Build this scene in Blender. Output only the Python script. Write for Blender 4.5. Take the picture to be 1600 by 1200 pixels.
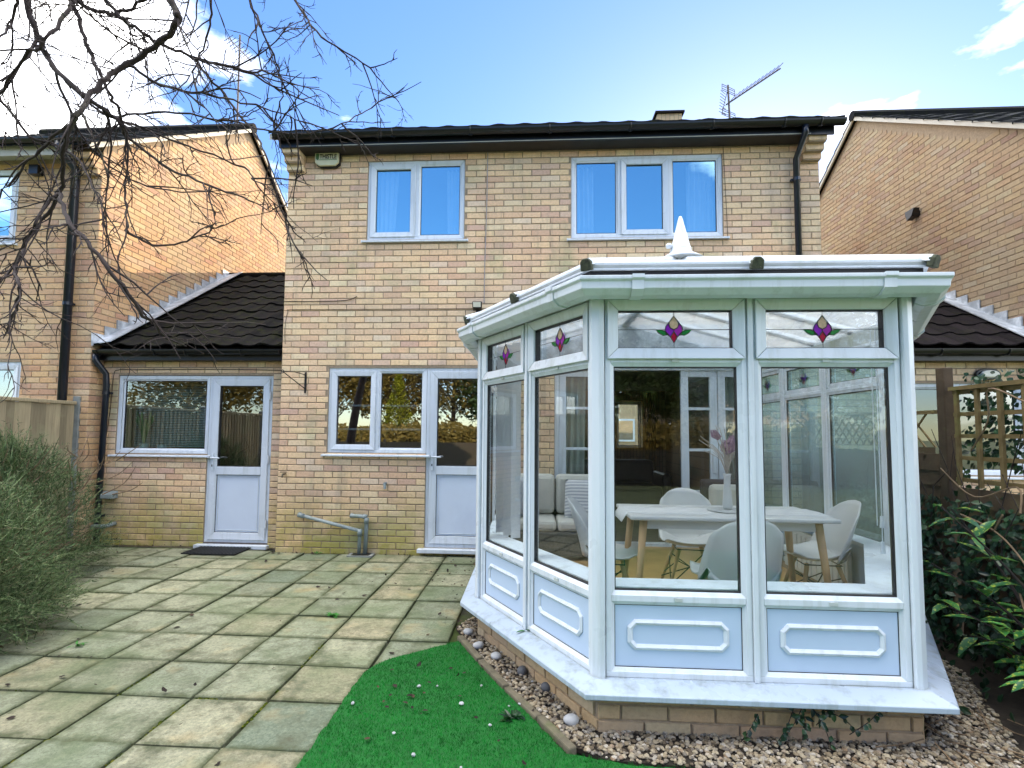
import bpy, bmesh, math, random
from mathutils import Vector, Matrix, noise as mnoise
random.seed(11)
rnd = random.random
def uni(a, b): return a + (b - a) * rnd()
S = bpy.context.scene
COL = S.collection
for o in list(bpy.data.objects): bpy.data.objects.remove(o)
PI = math.pi

# ------------------------------------------------------------------ camera
CAM = Vector((3.0557, -6.155, 1.45))
YAW, PITCH, ROLL, FPX, PPX, PPY = -.0606, .0648, .0088, 815.0, 782.1, 622.0
fw = Vector((math.sin(YAW) * math.cos(PITCH), math.cos(YAW) * math.cos(PITCH), math.sin(PITCH)))
rt = Vector((math.cos(YAW), -math.sin(YAW), 0))
up = rt.cross(fw)
cr, sr = math.cos(ROLL), math.sin(ROLL)
rt, up = cr * rt + sr * up, -sr * rt + cr * up
cd = bpy.data.cameras.new('camera')
cd.sensor_width = 36; cd.lens = FPX / 1600 * 36
cd.shift_x = (800 - PPX) / 1600; cd.shift_y = (PPY - 600) / 1600
cd.clip_start = .05; cd.clip_end = 2000
cam = bpy.data.objects.new('camera', cd); COL.objects.link(cam)
cam.matrix_world = Matrix(((rt.x, up.x, -fw.x, CAM.x), (rt.y, up.y, -fw.y, CAM.y), (rt.z, up.z, -fw.z, CAM.z), (0, 0, 0, 1)))
S.camera = cam
def view_px(p):
    d = Vector(p) - CAM
    w = d.dot(fw)
    if w < .05: return None
    return PPX + FPX * d.dot(rt) / w, PPY - FPX * d.dot(up) / w, w

# ------------------------------------------------------------------ sky, sun, exposure
SUN_AZ, SUN_EL = math.radians(22), math.radians(16.0)
W = bpy.data.worlds.new('World'); S.world = W; W.use_nodes = True
nt = W.node_tree; nt.nodes.clear()
def wn(t, **k):
    n = nt.nodes.new(t)
    for a, b in k.items(): setattr(n, a, b)
    return n
sky = wn('ShaderNodeTexSky', sky_type='NISHITA', sun_disc=False)
sky.sun_elevation = SUN_EL; sky.sun_rotation = SUN_AZ
sky.altitude = 0; sky.air_density = 1.0; sky.dust_density = .25; sky.ozone_density = 3.0
# the sky's range from the glow round the sun to the far side is evened out over the whole dome
gam = wn('ShaderNodeGamma'); gam.inputs['Gamma'].default_value = .62
hs = wn('ShaderNodeHueSaturation'); hs.inputs['Saturation'].default_value = 1.5; hs.inputs['Value'].default_value = 1.62; hs.inputs['Hue'].default_value = .521
nt.links.new(sky.outputs[0], gam.inputs[0]); nt.links.new(gam.outputs[0], hs.inputs['Color'])
tc = wn('ShaderNodeTexCoord')
mp = wn('ShaderNodeMapping'); mp.inputs['Scale'].default_value = (1.0, 1.0, 2.6); mp.inputs['Location'].default_value = (4.1, 10.5, 14.8)
n1 = wn('ShaderNodeTexNoise'); n1.inputs['Scale'].default_value = 1.0; n1.inputs['Detail'].default_value = 9; n1.inputs['Roughness'].default_value = .55
rp = wn('ShaderNodeValToRGB'); rp.color_ramp.elements[0].position = .50; rp.color_ramp.elements[1].position = .70
rp.color_ramp.elements[0].color = (0, 0, 0, 1); rp.color_ramp.elements[1].color = (.85, .85, .85, 1)
mx = wn('ShaderNodeMix', data_type='RGBA'); mx.inputs[7].default_value = (38, 36.3, 33, 1)  # clouds, mostly out of view, brightened well past the sky to light the facade
nt.links.new(tc.outputs['Generated'], mp.inputs[0]); nt.links.new(mp.outputs[0], n1.inputs['Vector'])
nt.links.new(n1.outputs['Fac'], rp.inputs[0]); nt.links.new(rp.outputs[0], mx.inputs[0]); nt.links.new(hs.outputs[0], mx.inputs[6])
bg = wn('ShaderNodeBackground'); bg.inputs['Strength'].default_value = .1
wo = wn('ShaderNodeOutputWorld')
nt.links.new(mx.outputs[2], bg.inputs['Color']); nt.links.new(bg.outputs[0], wo.inputs['Surface'])
sl = bpy.data.lights.new('sun', 'SUN'); sl.energy = 2.0; sl.angle = math.radians(.5); sl.color = (1, .80, .56)
so = bpy.data.objects.new('sun', sl); COL.objects.link(so)
SV = Vector((math.sin(SUN_AZ) * math.cos(SUN_EL), math.cos(SUN_AZ) * math.cos(SUN_EL), math.sin(SUN_EL)))
so.rotation_euler = SV.to_track_quat('Z', 'Y').to_euler(); so.location = (5, 10, 20)
vs = S.view_settings
vs.view_transform = 'Standard'; vs.look = 'None'; vs.exposure = 2.0; vs.gamma = 1; vs.use_curve_mapping = False

# ------------------------------------------------------------------ materials
def newmat(name):
    m = bpy.data.materials.new(name); m.use_nodes = True
    t = m.node_tree; b = t.nodes['Principled BSDF']
    return m, t, b
def nd(t, typ, **k):
    n = t.nodes.new(typ)
    for a, b in k.items(): setattr(n, a, b)
    return n
def noise_n(t, scale, detail=4, rough=.55, vec=None):
    n = nd(t, 'ShaderNodeTexNoise'); n.inputs['Scale'].default_value = scale; n.inputs['Detail'].default_value = detail; n.inputs['Roughness'].default_value = rough
    if vec is not None: t.links.new(vec, n.inputs['Vector'])
    return n.outputs['Fac']
def ramp(t, fac, stops, const=False):
    r = nd(t, 'ShaderNodeValToRGB'); e = r.color_ramp.elements
    while len(e) < len(stops): e.new(.5)
    for el, (p, c) in zip(e, stops): el.position = p; el.color = (*c, 1) if len(c) == 3 else c
    if const: r.color_ramp.interpolation = 'CONSTANT'
    t.links.new(fac, r.inputs[0]); return r.outputs[0]
def mixc(t, fac, a, b, mode='MIX'):
    m = nd(t, 'ShaderNodeMix', data_type='RGBA', blend_type=mode)
    for i, x in ((0, fac), (6, a), (7, b)):
        if hasattr(x, 'links'): t.links.new(x, m.inputs[i])
        elif i == 0: m.inputs[0].default_value = x
        else: m.inputs[i].default_value = (*x, 1)
    return m.outputs[2]
def math_n(t, op, a, b=None, clamp=False):
    m = nd(t, 'ShaderNodeMath', operation=op, use_clamp=clamp)
    for i, x in ((0, a), (1, b)):
        if x is None: continue
        if hasattr(x, 'links'): t.links.new(x, m.inputs[i])
        else: m.inputs[i].default_value = x
    return m.outputs[0]
def bump(t, b, h, strength=.3, dist=.01):
    n = nd(t, 'ShaderNodeBump'); n.inputs['Strength'].default_value = strength; n.inputs['Distance'].default_value = dist
    t.links.new(h, n.inputs['Height']); t.links.new(n.outputs[0], b.inputs['Normal'])
def pos(t): return nd(t, 'ShaderNodeNewGeometry').outputs['Position']
def piece_random(t):
    oi = nd(t, 'ShaderNodeObjectInfo').outputs['Random']; ri = nd(t, 'ShaderNodeNewGeometry').outputs['Random Per Island']
    return math_n(t, 'FRACT', math_n(t, 'ADD', oi, ri))
def simple(name, c, rough=.5, var=.12, scale=12, metal=0, bmp=0, spec=.5, grime=None, gscale=3, glo=.55, ghi=.75):
    m, t, b = newmat(name)
    b.inputs['Roughness'].default_value = rough; b.inputs['Metallic'].default_value = metal; b.inputs['Specular IOR Level'].default_value = spec
    p = pos(t); n = noise_n(t, scale, 5, .6, p)
    lo = tuple(x * (1 - var) for x in c); hi = tuple(min(1, x * (1 + var)) for x in c)
    col = ramp(t, n, [(.3, lo), (.7, hi)])
    if grime:
        g = ramp(t, noise_n(t, gscale, 7, .65, p), [(glo, (0, 0, 0)), (ghi, (1, 1, 1))])
        col = mixc(t, g, col, grime)
    t.links.new(col, b.inputs['Base Color'])
    if bmp: bump(t, b, noise_n(t, scale * 4, 6, .6, p), bmp, .004)
    return m
def board_mat(name, c, grime):
    m, t, b = newmat(name); p = pos(t); r = piece_random(t)
    col = ramp(t, r, [(0, tuple(x * .7 for x in c)), (.5, c), (1, tuple(min(.9, x * 1.25) for x in c))])
    mpn = nd(t, 'ShaderNodeMapping'); mpn.inputs['Scale'].default_value = (30, 30, 2.2); t.links.new(p, mpn.inputs[0])
    col = mixc(t, .8, col, ramp(t, noise_n(t, 2.0, 6, .65, mpn.outputs[0]), [(.3, (.72, .70, .66)), (.7, (1.15, 1.14, 1.1))]), 'MULTIPLY')
    col = mixc(t, ramp(t, noise_n(t, 2.4, 5, .6, p), [(.5, (0, 0, 0)), (.72, (.7, .7, .7))]), col, grime)
    t.links.new(col, b.inputs['Base Color']); b.inputs['Roughness'].default_value = .88; return m
def brick_mat(name, tones, moss=True, streak=True):
    m, t, b = newmat(name); p = pos(t)
    r = piece_random(t)
    n = len(tones)
    col = ramp(t, r, [(i / (n - 1), c) for i, c in enumerate(tones)])
    mot = noise_n(t, 38, 6, .7, p)
    col = mixc(t, .85, col, ramp(t, mot, [(.25, (.72, .68, .64)), (.5, (1, 1, 1)), (.78, (1.2, 1.18, 1.14))]), 'MULTIPLY')
    big = noise_n(t, .9, 3, .5, p)
    col = mixc(t, ramp(t, big, [(.45, (0, 0, 0)), (.72, (.4, .4, .4))]), col, (.50, .45, .32))
    sx = nd(t, 'ShaderNodeSeparateXYZ'); t.links.new(p, sx.inputs[0])
    mps = nd(t, 'ShaderNodeMapping'); mps.inputs['Scale'].default_value = (3.2, 3.2, .55); t.links.new(p, mps.inputs[0])
    col = mixc(t, ramp(t, noise_n(t, 1.3, 7, .68, mps.outputs[0]), [(.52, (0, 0, 0)), (.74, (.6, .6, .6))]), col, (.30, .25, .19))
    if moss:
        h = nd(t, 'ShaderNodeMapRange'); h.inputs[1].default_value = .80; h.inputs[2].default_value = .04; t.links.new(sx.outputs[2], h.inputs[0])
        mk = math_n(t, 'MULTIPLY', h.outputs[0], ramp(t, noise_n(t, 2.2, 5, .6, p), [(.36, (.1, .1, .1)), (.56, (1, 1, 1))]), True)
        col = mixc(t, math_n(t, 'MULTIPLY', mk, .85), col, (.33, .31, .045))
        g2 = ramp(t, noise_n(t, 1.6, 4, .5, p), [(.56, (0, 0, 0)), (.7, (.5, .5, .5))])
        col = mixc(t, g2, col, (.30, .34, .18))
    t.links.new(col, b.inputs['Base Color']); b.inputs['Roughness'].default_value = .9
    b.inputs['Specular IOR Level'].default_value = .25
    bump(t, b, noise_n(t, 90, 6, .7, p), .5, .004)
    return m
TON = [(min(.82, .78*(r*1.42)+.22*.78), .78*(g*1.32)+.22*.60, .78*(b*1.36)+.22*.43) for r, g, b in [(.56, .40, .215), (.62, .46, .25), (.45, .29, .18), (.60, .47, .28), (.55, .37, .21), (.63, .51, .31), (.47, .33, .21), (.60, .44, .24), (.42, .27, .20), (.62, .52, .36)]]
M = {}
M['brick'] = brick_mat('buff_brick', TON)
M['brick_n'] = brick_mat('neighbour_brick', [(c[0] * .80, c[1] * .73, c[2] * .66) for c in TON], moss=False)
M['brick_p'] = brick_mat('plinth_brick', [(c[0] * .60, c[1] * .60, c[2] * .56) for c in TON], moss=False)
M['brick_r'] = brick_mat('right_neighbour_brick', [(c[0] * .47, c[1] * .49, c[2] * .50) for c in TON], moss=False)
M['mortar'] = simple('mortar', (.33, .255, .175), .95, .2, 40, bmp=.3)
M['black'] = simple('black_plastic', (0.004, 0.0048, 0.0064), .32, .2, 8)
M['blackpipe'] = simple('black_pipe', (.006, .010, .02), .3, .25, 6)
def upvc_mat(name, c, grime, amount):
    m, t, b = newmat(name); p = pos(t); b.inputs['Roughness'].default_value = .3
    mpn = nd(t, 'ShaderNodeMapping'); mpn.inputs['Scale'].default_value = (14, 14, 1.3); t.links.new(p, mpn.inputs[0])
    col = mixc(t, ramp(t, noise_n(t, 1.0, 6, .65, mpn.outputs[0]), [(.5, (0, 0, 0)), (.75, (amount, amount, amount))]), c, grime)
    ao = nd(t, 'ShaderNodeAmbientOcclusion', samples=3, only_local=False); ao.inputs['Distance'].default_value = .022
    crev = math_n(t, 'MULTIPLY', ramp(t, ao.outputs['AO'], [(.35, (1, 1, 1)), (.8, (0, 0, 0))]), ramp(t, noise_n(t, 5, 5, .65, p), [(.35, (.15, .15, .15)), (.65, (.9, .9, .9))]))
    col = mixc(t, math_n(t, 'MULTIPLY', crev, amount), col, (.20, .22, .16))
    t.links.new(col, b.inputs['Base Color']); t.links.new(ramp(t, noise_n(t, 3, 4, .6, p), [(.3, (.22, .22, .22)), (.7, (.45, .45, .45))]), b.inputs['Roughness']); return m
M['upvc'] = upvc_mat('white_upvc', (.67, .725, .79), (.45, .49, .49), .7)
M['sill'] = upvc_mat('darkened_sill', (.42, .50, .60), (.25, .29, .29), .95)  # white uPVC colour darkened to hold down the top light; streaks are grime
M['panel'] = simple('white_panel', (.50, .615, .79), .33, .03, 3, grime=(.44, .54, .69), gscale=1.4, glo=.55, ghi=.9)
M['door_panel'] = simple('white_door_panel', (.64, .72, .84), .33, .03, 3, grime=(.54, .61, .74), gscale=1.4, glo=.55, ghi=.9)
M['upvc_old'] = simple('weathered_upvc', (.50, .54, .53), .4, .05, 6, grime=(.36, .38, .27), gscale=5, glo=.54, ghi=.74)
M['gasket'] = simple('black_gasket', (.015, .015, .017), .5, .1)
M['mossy'] = simple('mossy_plastic', (.035, .042, .02), .8, .6, 60, grime=(.4, .4, .36), gscale=40, glo=.62, ghi=.7)
M['lead'] = simple('lead_flashing', (0.35, 0.385, 0.42), .5, .2, 9, metal=.1, grime=(.72, .77, .82), gscale=6, glo=.45, ghi=.7)
M['timber'] = board_mat('fence_timber', (0.3472, 0.2852, 0.1798), (.36, .36, .2))
M['timber_far'] = board_mat('far_fence_timber', (.06, .05, .035), (.04, .045, .02))
M['timber_d'] = simple('dark_timber', (0.07, 0.0455, 0.0252), .85, .3, 7, bmp=.3, grime=(.14, .14, .05), gscale=4)
M['trellis'] = simple('trellis_batten', (0.168, 0.116, 0.044), .8, .25, 9, bmp=.3, grime=(.22, .22, .06), gscale=5)
M['concrete'] = simple('concrete_post', (0.238, 0.252, 0.238), .9, .15, 14, bmp=.3, grime=(.24, .27, .22))
M['barge'] = simple('cream_bargeboard', (0.504, 0.476, 0.406), .6, .08, 5)
M['soffit'] = simple('dark_soffit', (0.018, 0.015, 0.0132), .6, .2, 6)
M['pale_soffit'] = simple('pale_soffit', (0.434, 0.42, 0.35), .6, .08, 6)
M['wood'] = simple('pale_beech', (0.416, 0.24, 0.112), .5, .15, 6)
M['dwood'] = simple('dark_wood', (.13, .075, .045), .5, .2, 8)
M['shell'] = simple('white_shell', (0.4884, 0.495, 0.5016), .3, .02, 3)
M['wire'] = simple('black_wire', (.01, .01, .01), .4, .1)
M['rattan'] = simple('dark_rattan', (.035, .035, .04), .6, .4, 60, bmp=.5)
M['cushion'] = simple('cream_cushion', (0.5304, 0.5168, 0.4624), .9, .04, 8, bmp=.1)
M['grey_cloth'] = simple('grey_cloth', (0.3375, 0.345, 0.36), .9, .12, 30, bmp=.2)
M['linen'] = simple('white_linen', (0.5148, 0.5148, 0.528), .9, .05, 60, bmp=.2)
M['table'] = simple('white_tabletop', (0.5016, 0.5016, 0.5082), .35, .02, 3)
M['floor'] = simple('laminate_floor', (.42, .25, .10), .35, .2, 3)
M['room'] = simple('room_paint', (.42, .40, .36), .9, .05, 2)
M['roomdark'] = simple('room_carpet', (.10, .08, .07), .95, .2, 9)
M['sofa_dark'] = simple('dark_leather', (.03, .03, .033), .4, .2, 9)
M['amber'] = simple('amber_curtain', (.42, .24, .07), .9, .15, 12)
M['radiator'] = simple('white_radiator', (0.518, 0.518, 0.504), .4, .03)
M['ground'] = simple('ground_soil', (.10, .12, .045), .95, .3, 2, grime=(.07, .05, .03), gscale=1.2)
M['soil'] = simple('bare_soil', (0.0225, 0.0165, 0.011), 1, .4, 20, bmp=.6)
M['bed'] = simple('joint_bed', (.020, .020, .012), 1, .4, 25, bmp=.5, grime=(.04, .06, .008), gscale=1.6, glo=.46, ghi=.6)
M['mat'] = simple('rubber_mat', (.012, .013, .014), .7, .3, 40)
M['grey_pipe'] = simple('grey_pipe', (0.24, 0.288, 0.288), .5, .15, 9, grime=(.17, .22, .16), gscale=8)
M['brass'] = simple('dull_brass', (.10, .08, .05), .5, .3, 20, metal=.4)
M['alarm'] = simple('cream_alarm', (0.6, 0.5775, 0.39), .4, .05)
M['aerial'] = simple('aerial_metal', (0.096, 0.078, 0.066), .5, .2, metal=.5)
M['cable'] = simple('grey_cable', (.33, .31, .30), .6, .1)
M['bcable'] = simple('black_cable', (.015, .013, .012), .6, .1)
M['lampglass'] = simple('lamp_glass', (.75, .72, .60), .25, .02)
M['edging'] = simple('edging_stone', (0.133, 0.1155, 0.077), .95, .3, 14, bmp=.5, grime=(.10, .12, .04), gscale=6)
M['pebble_w'] = simple('pale_cobble', (0.392, 0.406, 0.42), .7, .12, 25, bmp=.2)
M['pebble_g'] = simple('grey_cobble', (0.114, 0.12, 0.132), .7, .2, 25, bmp=.2)
M['pot'] = simple('plant_pot', (.45, .52, .56), .4, .05)
M['green'] = simple('plant_green', (.07, .16, .05), .5, .3, 9)
M['petal'] = simple('white_petal', (0.525, 0.49, 0.504), .7, .05)
M['protea'] = simple('dried_protea', (.36, .24, .34), .9, .3, 30)
M['drystem'] = simple('dry_stem', (.45, .40, .36), .9, .25, 20)
M['leadcame'] = simple('lead_came', (.03, .03, .03), .4, .1)
M['bark'] = simple('bare_bark', (0.027, 0.0168, 0.0156), .85, .35, 14, bmp=.4, grime=(.065, .065, .035), gscale=7)
M['bark_r'] = simple('tan_bark', (0.168, 0.112, 0.063), .85, .3, 14)
M['wallwhite'] = simple('pale_render', (.62, .60, .55), .9, .06, 3)
def glass(name, refl, tint=(1, 1, 1), rough=0.0, frost=0, coat=(.95, .97, 1)):
    m, t, b = newmat(name); t.nodes.remove(b)
    out = t.nodes['Material Output']
    tr = nd(t, 'ShaderNodeBsdfTransparent'); tr.inputs[0].default_value = (*tint, 1)
    gl = nd(t, 'ShaderNodeBsdfGlossy'); gl.inputs['Roughness'].default_value = rough; gl.inputs['Color'].default_value = (*coat, 1)
    fr = nd(t, 'ShaderNodeFresnel'); fr.inputs[0].default_value = 1.45
    f = math_n(t, 'ADD', math_n(t, 'MULTIPLY', fr.outputs[0], 1 - refl), refl, True)
    # only the face turned to the air mirrors: the pane's inner side would count as inside solid glass
    f = math_n(t, 'MULTIPLY', f, math_n(t, 'SUBTRACT', 1.0, nd(t, 'ShaderNodeNewGeometry').outputs['Backfacing']))
    body = tr.outputs[0]
    if frost:
        tl = nd(t, 'ShaderNodeBsdfTranslucent'); tl.inputs[0].default_value = (*tint, 1)
        mb = nd(t, 'ShaderNodeMixShader'); mb.inputs[0].default_value = frost
        t.links.new(tr.outputs[0], mb.inputs[1]); t.links.new(tl.outputs[0], mb.inputs[2]); body = mb.outputs[0]
    mxs = nd(t, 'ShaderNodeMixShader'); t.links.new(f, mxs.inputs[0]); t.links.new(body, mxs.inputs[1]); t.links.new(gl.outputs[0], mxs.inputs[2])
    t.links.new(mxs.outputs[0], out.inputs[0]); return m
M['glass_up'] = glass('coated_glass_upper', .52, (.85, .92, .96), coat=(.55, .92, 1))
M['glass_lo'] = glass('coated_glass_lower', .42, (.75, .8, .8))
M['glass_ext'] = glass('window_glass', .2, (.75, .86, .84))
M['glass_con'] = glass('conservatory_glass', .085, (.95, .98, .98))
M['glass_in'] = glass('inner_glass', .02, (.9, .96, .96))
M['glass_teal'] = glass('tinted_side_glass', .05, (.66, .82, .84), frost=.25)
M['roofglass'] = glass('roof_polycarbonate', .02, (.80, .82, .83), .1, frost=.3)
for nm, c in dict(st_purple=(.28, .02, .50), st_red=(.45, .01, .05), st_green=(.02, .22, .05), st_peach=(.75, .50, .34), st_violet=(.38, .03, .40)).items():
    m, t, b = newmat(nm); b.inputs['Base Color'].default_value = (*c, 1); b.inputs['Roughness'].default_value = .15
    n = noise_n(t, 60, 3, .5, pos(t)); t.links.new(mixc(t, n, tuple(x * .6 for x in c), tuple(min(1, x * 1.4) for x in c)), b.inputs['Base Color'])
    M[nm] = m
def tile_mat(name, base, moss):
    m, t, b = newmat(name); p = pos(t); r = piece_random(t)
    c = ramp(t, r, [(0, tuple(x * .65 for x in base)), (.5, base), (1, tuple(x * 1.5 for x in base))])
    g = ramp(t, noise_n(t, 9, 7, .7, p), [(.50, (0, 0, 0)), (.62, (1, 1, 1))])
    c = mixc(t, math_n(t, 'MULTIPLY', g, moss), c, (.022, .026, .004))
    t.links.new(c, b.inputs['Base Color']); b.inputs['Roughness'].default_value = .85; b.inputs['Specular IOR Level'].default_value = .12
    bump(t, b, noise_n(t, 120, 5, .7, p), .5, .004); return m
M['tile_brown'] = tile_mat('brown_roof_tile', (.006, .0055, .0055), .5)
M['tile_red'] = tile_mat('plum_roof_tile', (.010, .0075, .0085), .2)
M['tile_grey'] = tile_mat('grey_roof_tile', (.011, .012, .014), .45)
def slab_mat():
    m, t, b = newmat('paving_slab'); p = pos(t); oi = nd(t, 'ShaderNodeObjectInfo').outputs['Random']
    base = ramp(t, oi, [(0, (.185, .215, .15)), (.2, (.30, .305, .21)), (.4, (.235, .26, .185)), (.6, (.34, .33, .225)), (.8, (.16, .195, .14)), (1, (.32, .29, .19))])
    vs_ = nd(t, 'ShaderNodeVectorMath', operation='ADD'); t.links.new(p, vs_.inputs[0])
    cx = nd(t, 'ShaderNodeCombineXYZ'); t.links.new(math_n(t, 'MULTIPLY', oi, 40), cx.inputs[2]); t.links.new(cx.outputs[0], vs_.inputs[1]); q = vs_.outputs[0]
    c = mixc(t, 1.0, base, ramp(t, noise_n(t, 48, 9, .8, q), [(.30, (.45, .46, .42)), (.5, (1, 1, 1)), (.70, (1.45, 1.42, 1.3))]), 'MULTIPLY')
    c = mixc(t, ramp(t, noise_n(t, 5.5, 7, .7, q), [(.46, (0, 0, 0)), (.66, (.85, .85, .85))]), c, (.10, .105, .065))
    c = mixc(t, ramp(t, noise_n(t, 1.3, 4, .6, p), [(.46, (0, 0, 0)), (.66, (.6, .6, .6))]), c, (.115, .155, .075))
    c = mixc(t, ramp(t, noise_n(t, 2.6, 3, .6, q), [(.58, (0, 0, 0)), (.72, (.5, .5, .5))]), c, (.40, .31, .16))
    # algae and dirt that settle towards the edges of each slab
    oc = nd(t, 'ShaderNodeSeparateXYZ'); t.links.new(nd(t, 'ShaderNodeTexCoord').outputs['Object'], oc.inputs[0])
    ed = math_n(t, 'MAXIMUM', math_n(t, 'ABSOLUTE', oc.outputs[0]), math_n(t, 'ABSOLUTE', oc.outputs[1]))
    ed = math_n(t, 'ADD', ed, math_n(t, 'MULTIPLY', noise_n(t, 11, 6, .7, q), .11))
    c = mixc(t, ramp(t, ed, [(.215, (0, 0, 0)), (.262, (.8, .8, .8))]), c, (.075, .088, .042))
    c = mixc(t, ramp(t, noise_n(t, 150, 3, .6, p), [(.62, (0, 0, 0)), (.72, (.8, .8, .8))]), c, (.06, .057, .04))
    t.links.new(c, b.inputs['Base Color']); b.inputs['Roughness'].default_value = .92; b.inputs['Specular IOR Level'].default_value = .2
    bump(t, b, noise_n(t, 60, 8, .75, q), .7, .007); return m
M['slab'] = slab_mat()
def leafy(name, stops, rough=.5, spec=.3, trans=.25, spots=None):
    m, t, b = newmat(name); r = piece_random(t); c = ramp(t, r, stops)
    if spots:
        tcn = nd(t, 'ShaderNodeTexCoord').outputs['Object']
        c = mixc(t, ramp(t, noise_n(t, spots[0], 2, .5, tcn), [(.54, (0, 0, 0)), (.58, (1, 1, 1))]), c, spots[1])
    t.links.new(c, b.inputs['Base Color']); b.inputs['Roughness'].default_value = rough; b.inputs['Specular IOR Level'].default_value = spec
    if trans:
        out = t.nodes['Material Output']; tl = nd(t, 'ShaderNodeBsdfTranslucent'); t.links.new(c, tl.inputs[0])
        ms = nd(t, 'ShaderNodeMixShader'); ms.inputs[0].default_value = trans
        t.links.new(b.outputs[0], ms.inputs[1]); t.links.new(tl.outputs[0], ms.inputs[2]); t.links.new(ms.outputs[0], out.inputs[0])
    return m
M['turf'] = leafy('artificial_grass', [(0, (.002, .075, .006)), (.5, (.003, .17, .014)), (.9, (.006, .25, .03)), (1, (.06, .22, .04))], .8, .08, .15)
t_ = M['turf'].node_tree; b_ = t_.nodes['Principled BSDF']; src_ = b_.inputs['Base Color'].links[0].from_socket
c_ = mixc(t_, 1.0, src_, ramp(t_, noise_n(t_, 3.2, 6, .65, pos(t_)), [(.34, (.25, .38, .25)), (.52, (1, 1, 1)), (.70, (1.8, 1.3, 1.5))]), 'MULTIPLY'); t_.links.new(c_, b_.inputs['Base Color'])
M['turfbase'] = simple('turf_backing', (.004, .11, .012), .9, .3, 30)
M['rosemary'] = leafy('rosemary_needles', [(0, (.015, .028, .010)), (.45, (.085, .145, .055)), (.8, (.20, .28, .12)), (.95, (.19, .20, .11)), (1, (.26, .21, .12))], .6, .3, .15)
M['ivy'] = leafy('ivy_leaf', [(0, (.006, .022, .010)), (.6, (.012, .045, .018)), (1, (.03, .085, .025))], .35, .5, .15)
M['aucuba'] = leafy('spotted_leaf', [(0, (.02, .10, .03)), (.5, (.035, .17, .045)), (1, (.07, .26, .055))], .3, .5, .2, (55, (.34, .42, .05)))
M['weed'] = leafy('weed_leaf', [(0, (.03, .14, .02)), (1, (.06, .25, .04))], .5, .3, .2)
M['olive'] = leafy('autumn_foliage', [(0, (.07, .06, .015)), (.5, (.15, .12, .03)), (1, (.22, .17, .05))], .7, .2, .3)
M['conifer'] = leafy('golden_conifer', [(0, (.09, .12, .01)), (.6, (.20, .22, .015)), (1, (.30, .30, .03))], .7, .2, .3)
M['hedge'] = leafy('dark_hedge', [(0, (.02, .045, .012)), (1, (.06, .11, .03))], .6, .3, .2)
M['deadleaf'] = leafy('dead_leaf', [(0, (.018, .013, .011)), (.7, (.04, .028, .022)), (1, (.08, .05, .03))], .7, .2, 0)
M['gravel'] = leafy('gravel', [(0, (.08, .06, .04)), (.25, (.25, .20, .13)), (.5, (.36, .31, .22)), (.75, (.14, .12, .10)), (.9, (.46, .42, .35)), (1, (.22, .15, .09))], .8, .3, 0)

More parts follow.
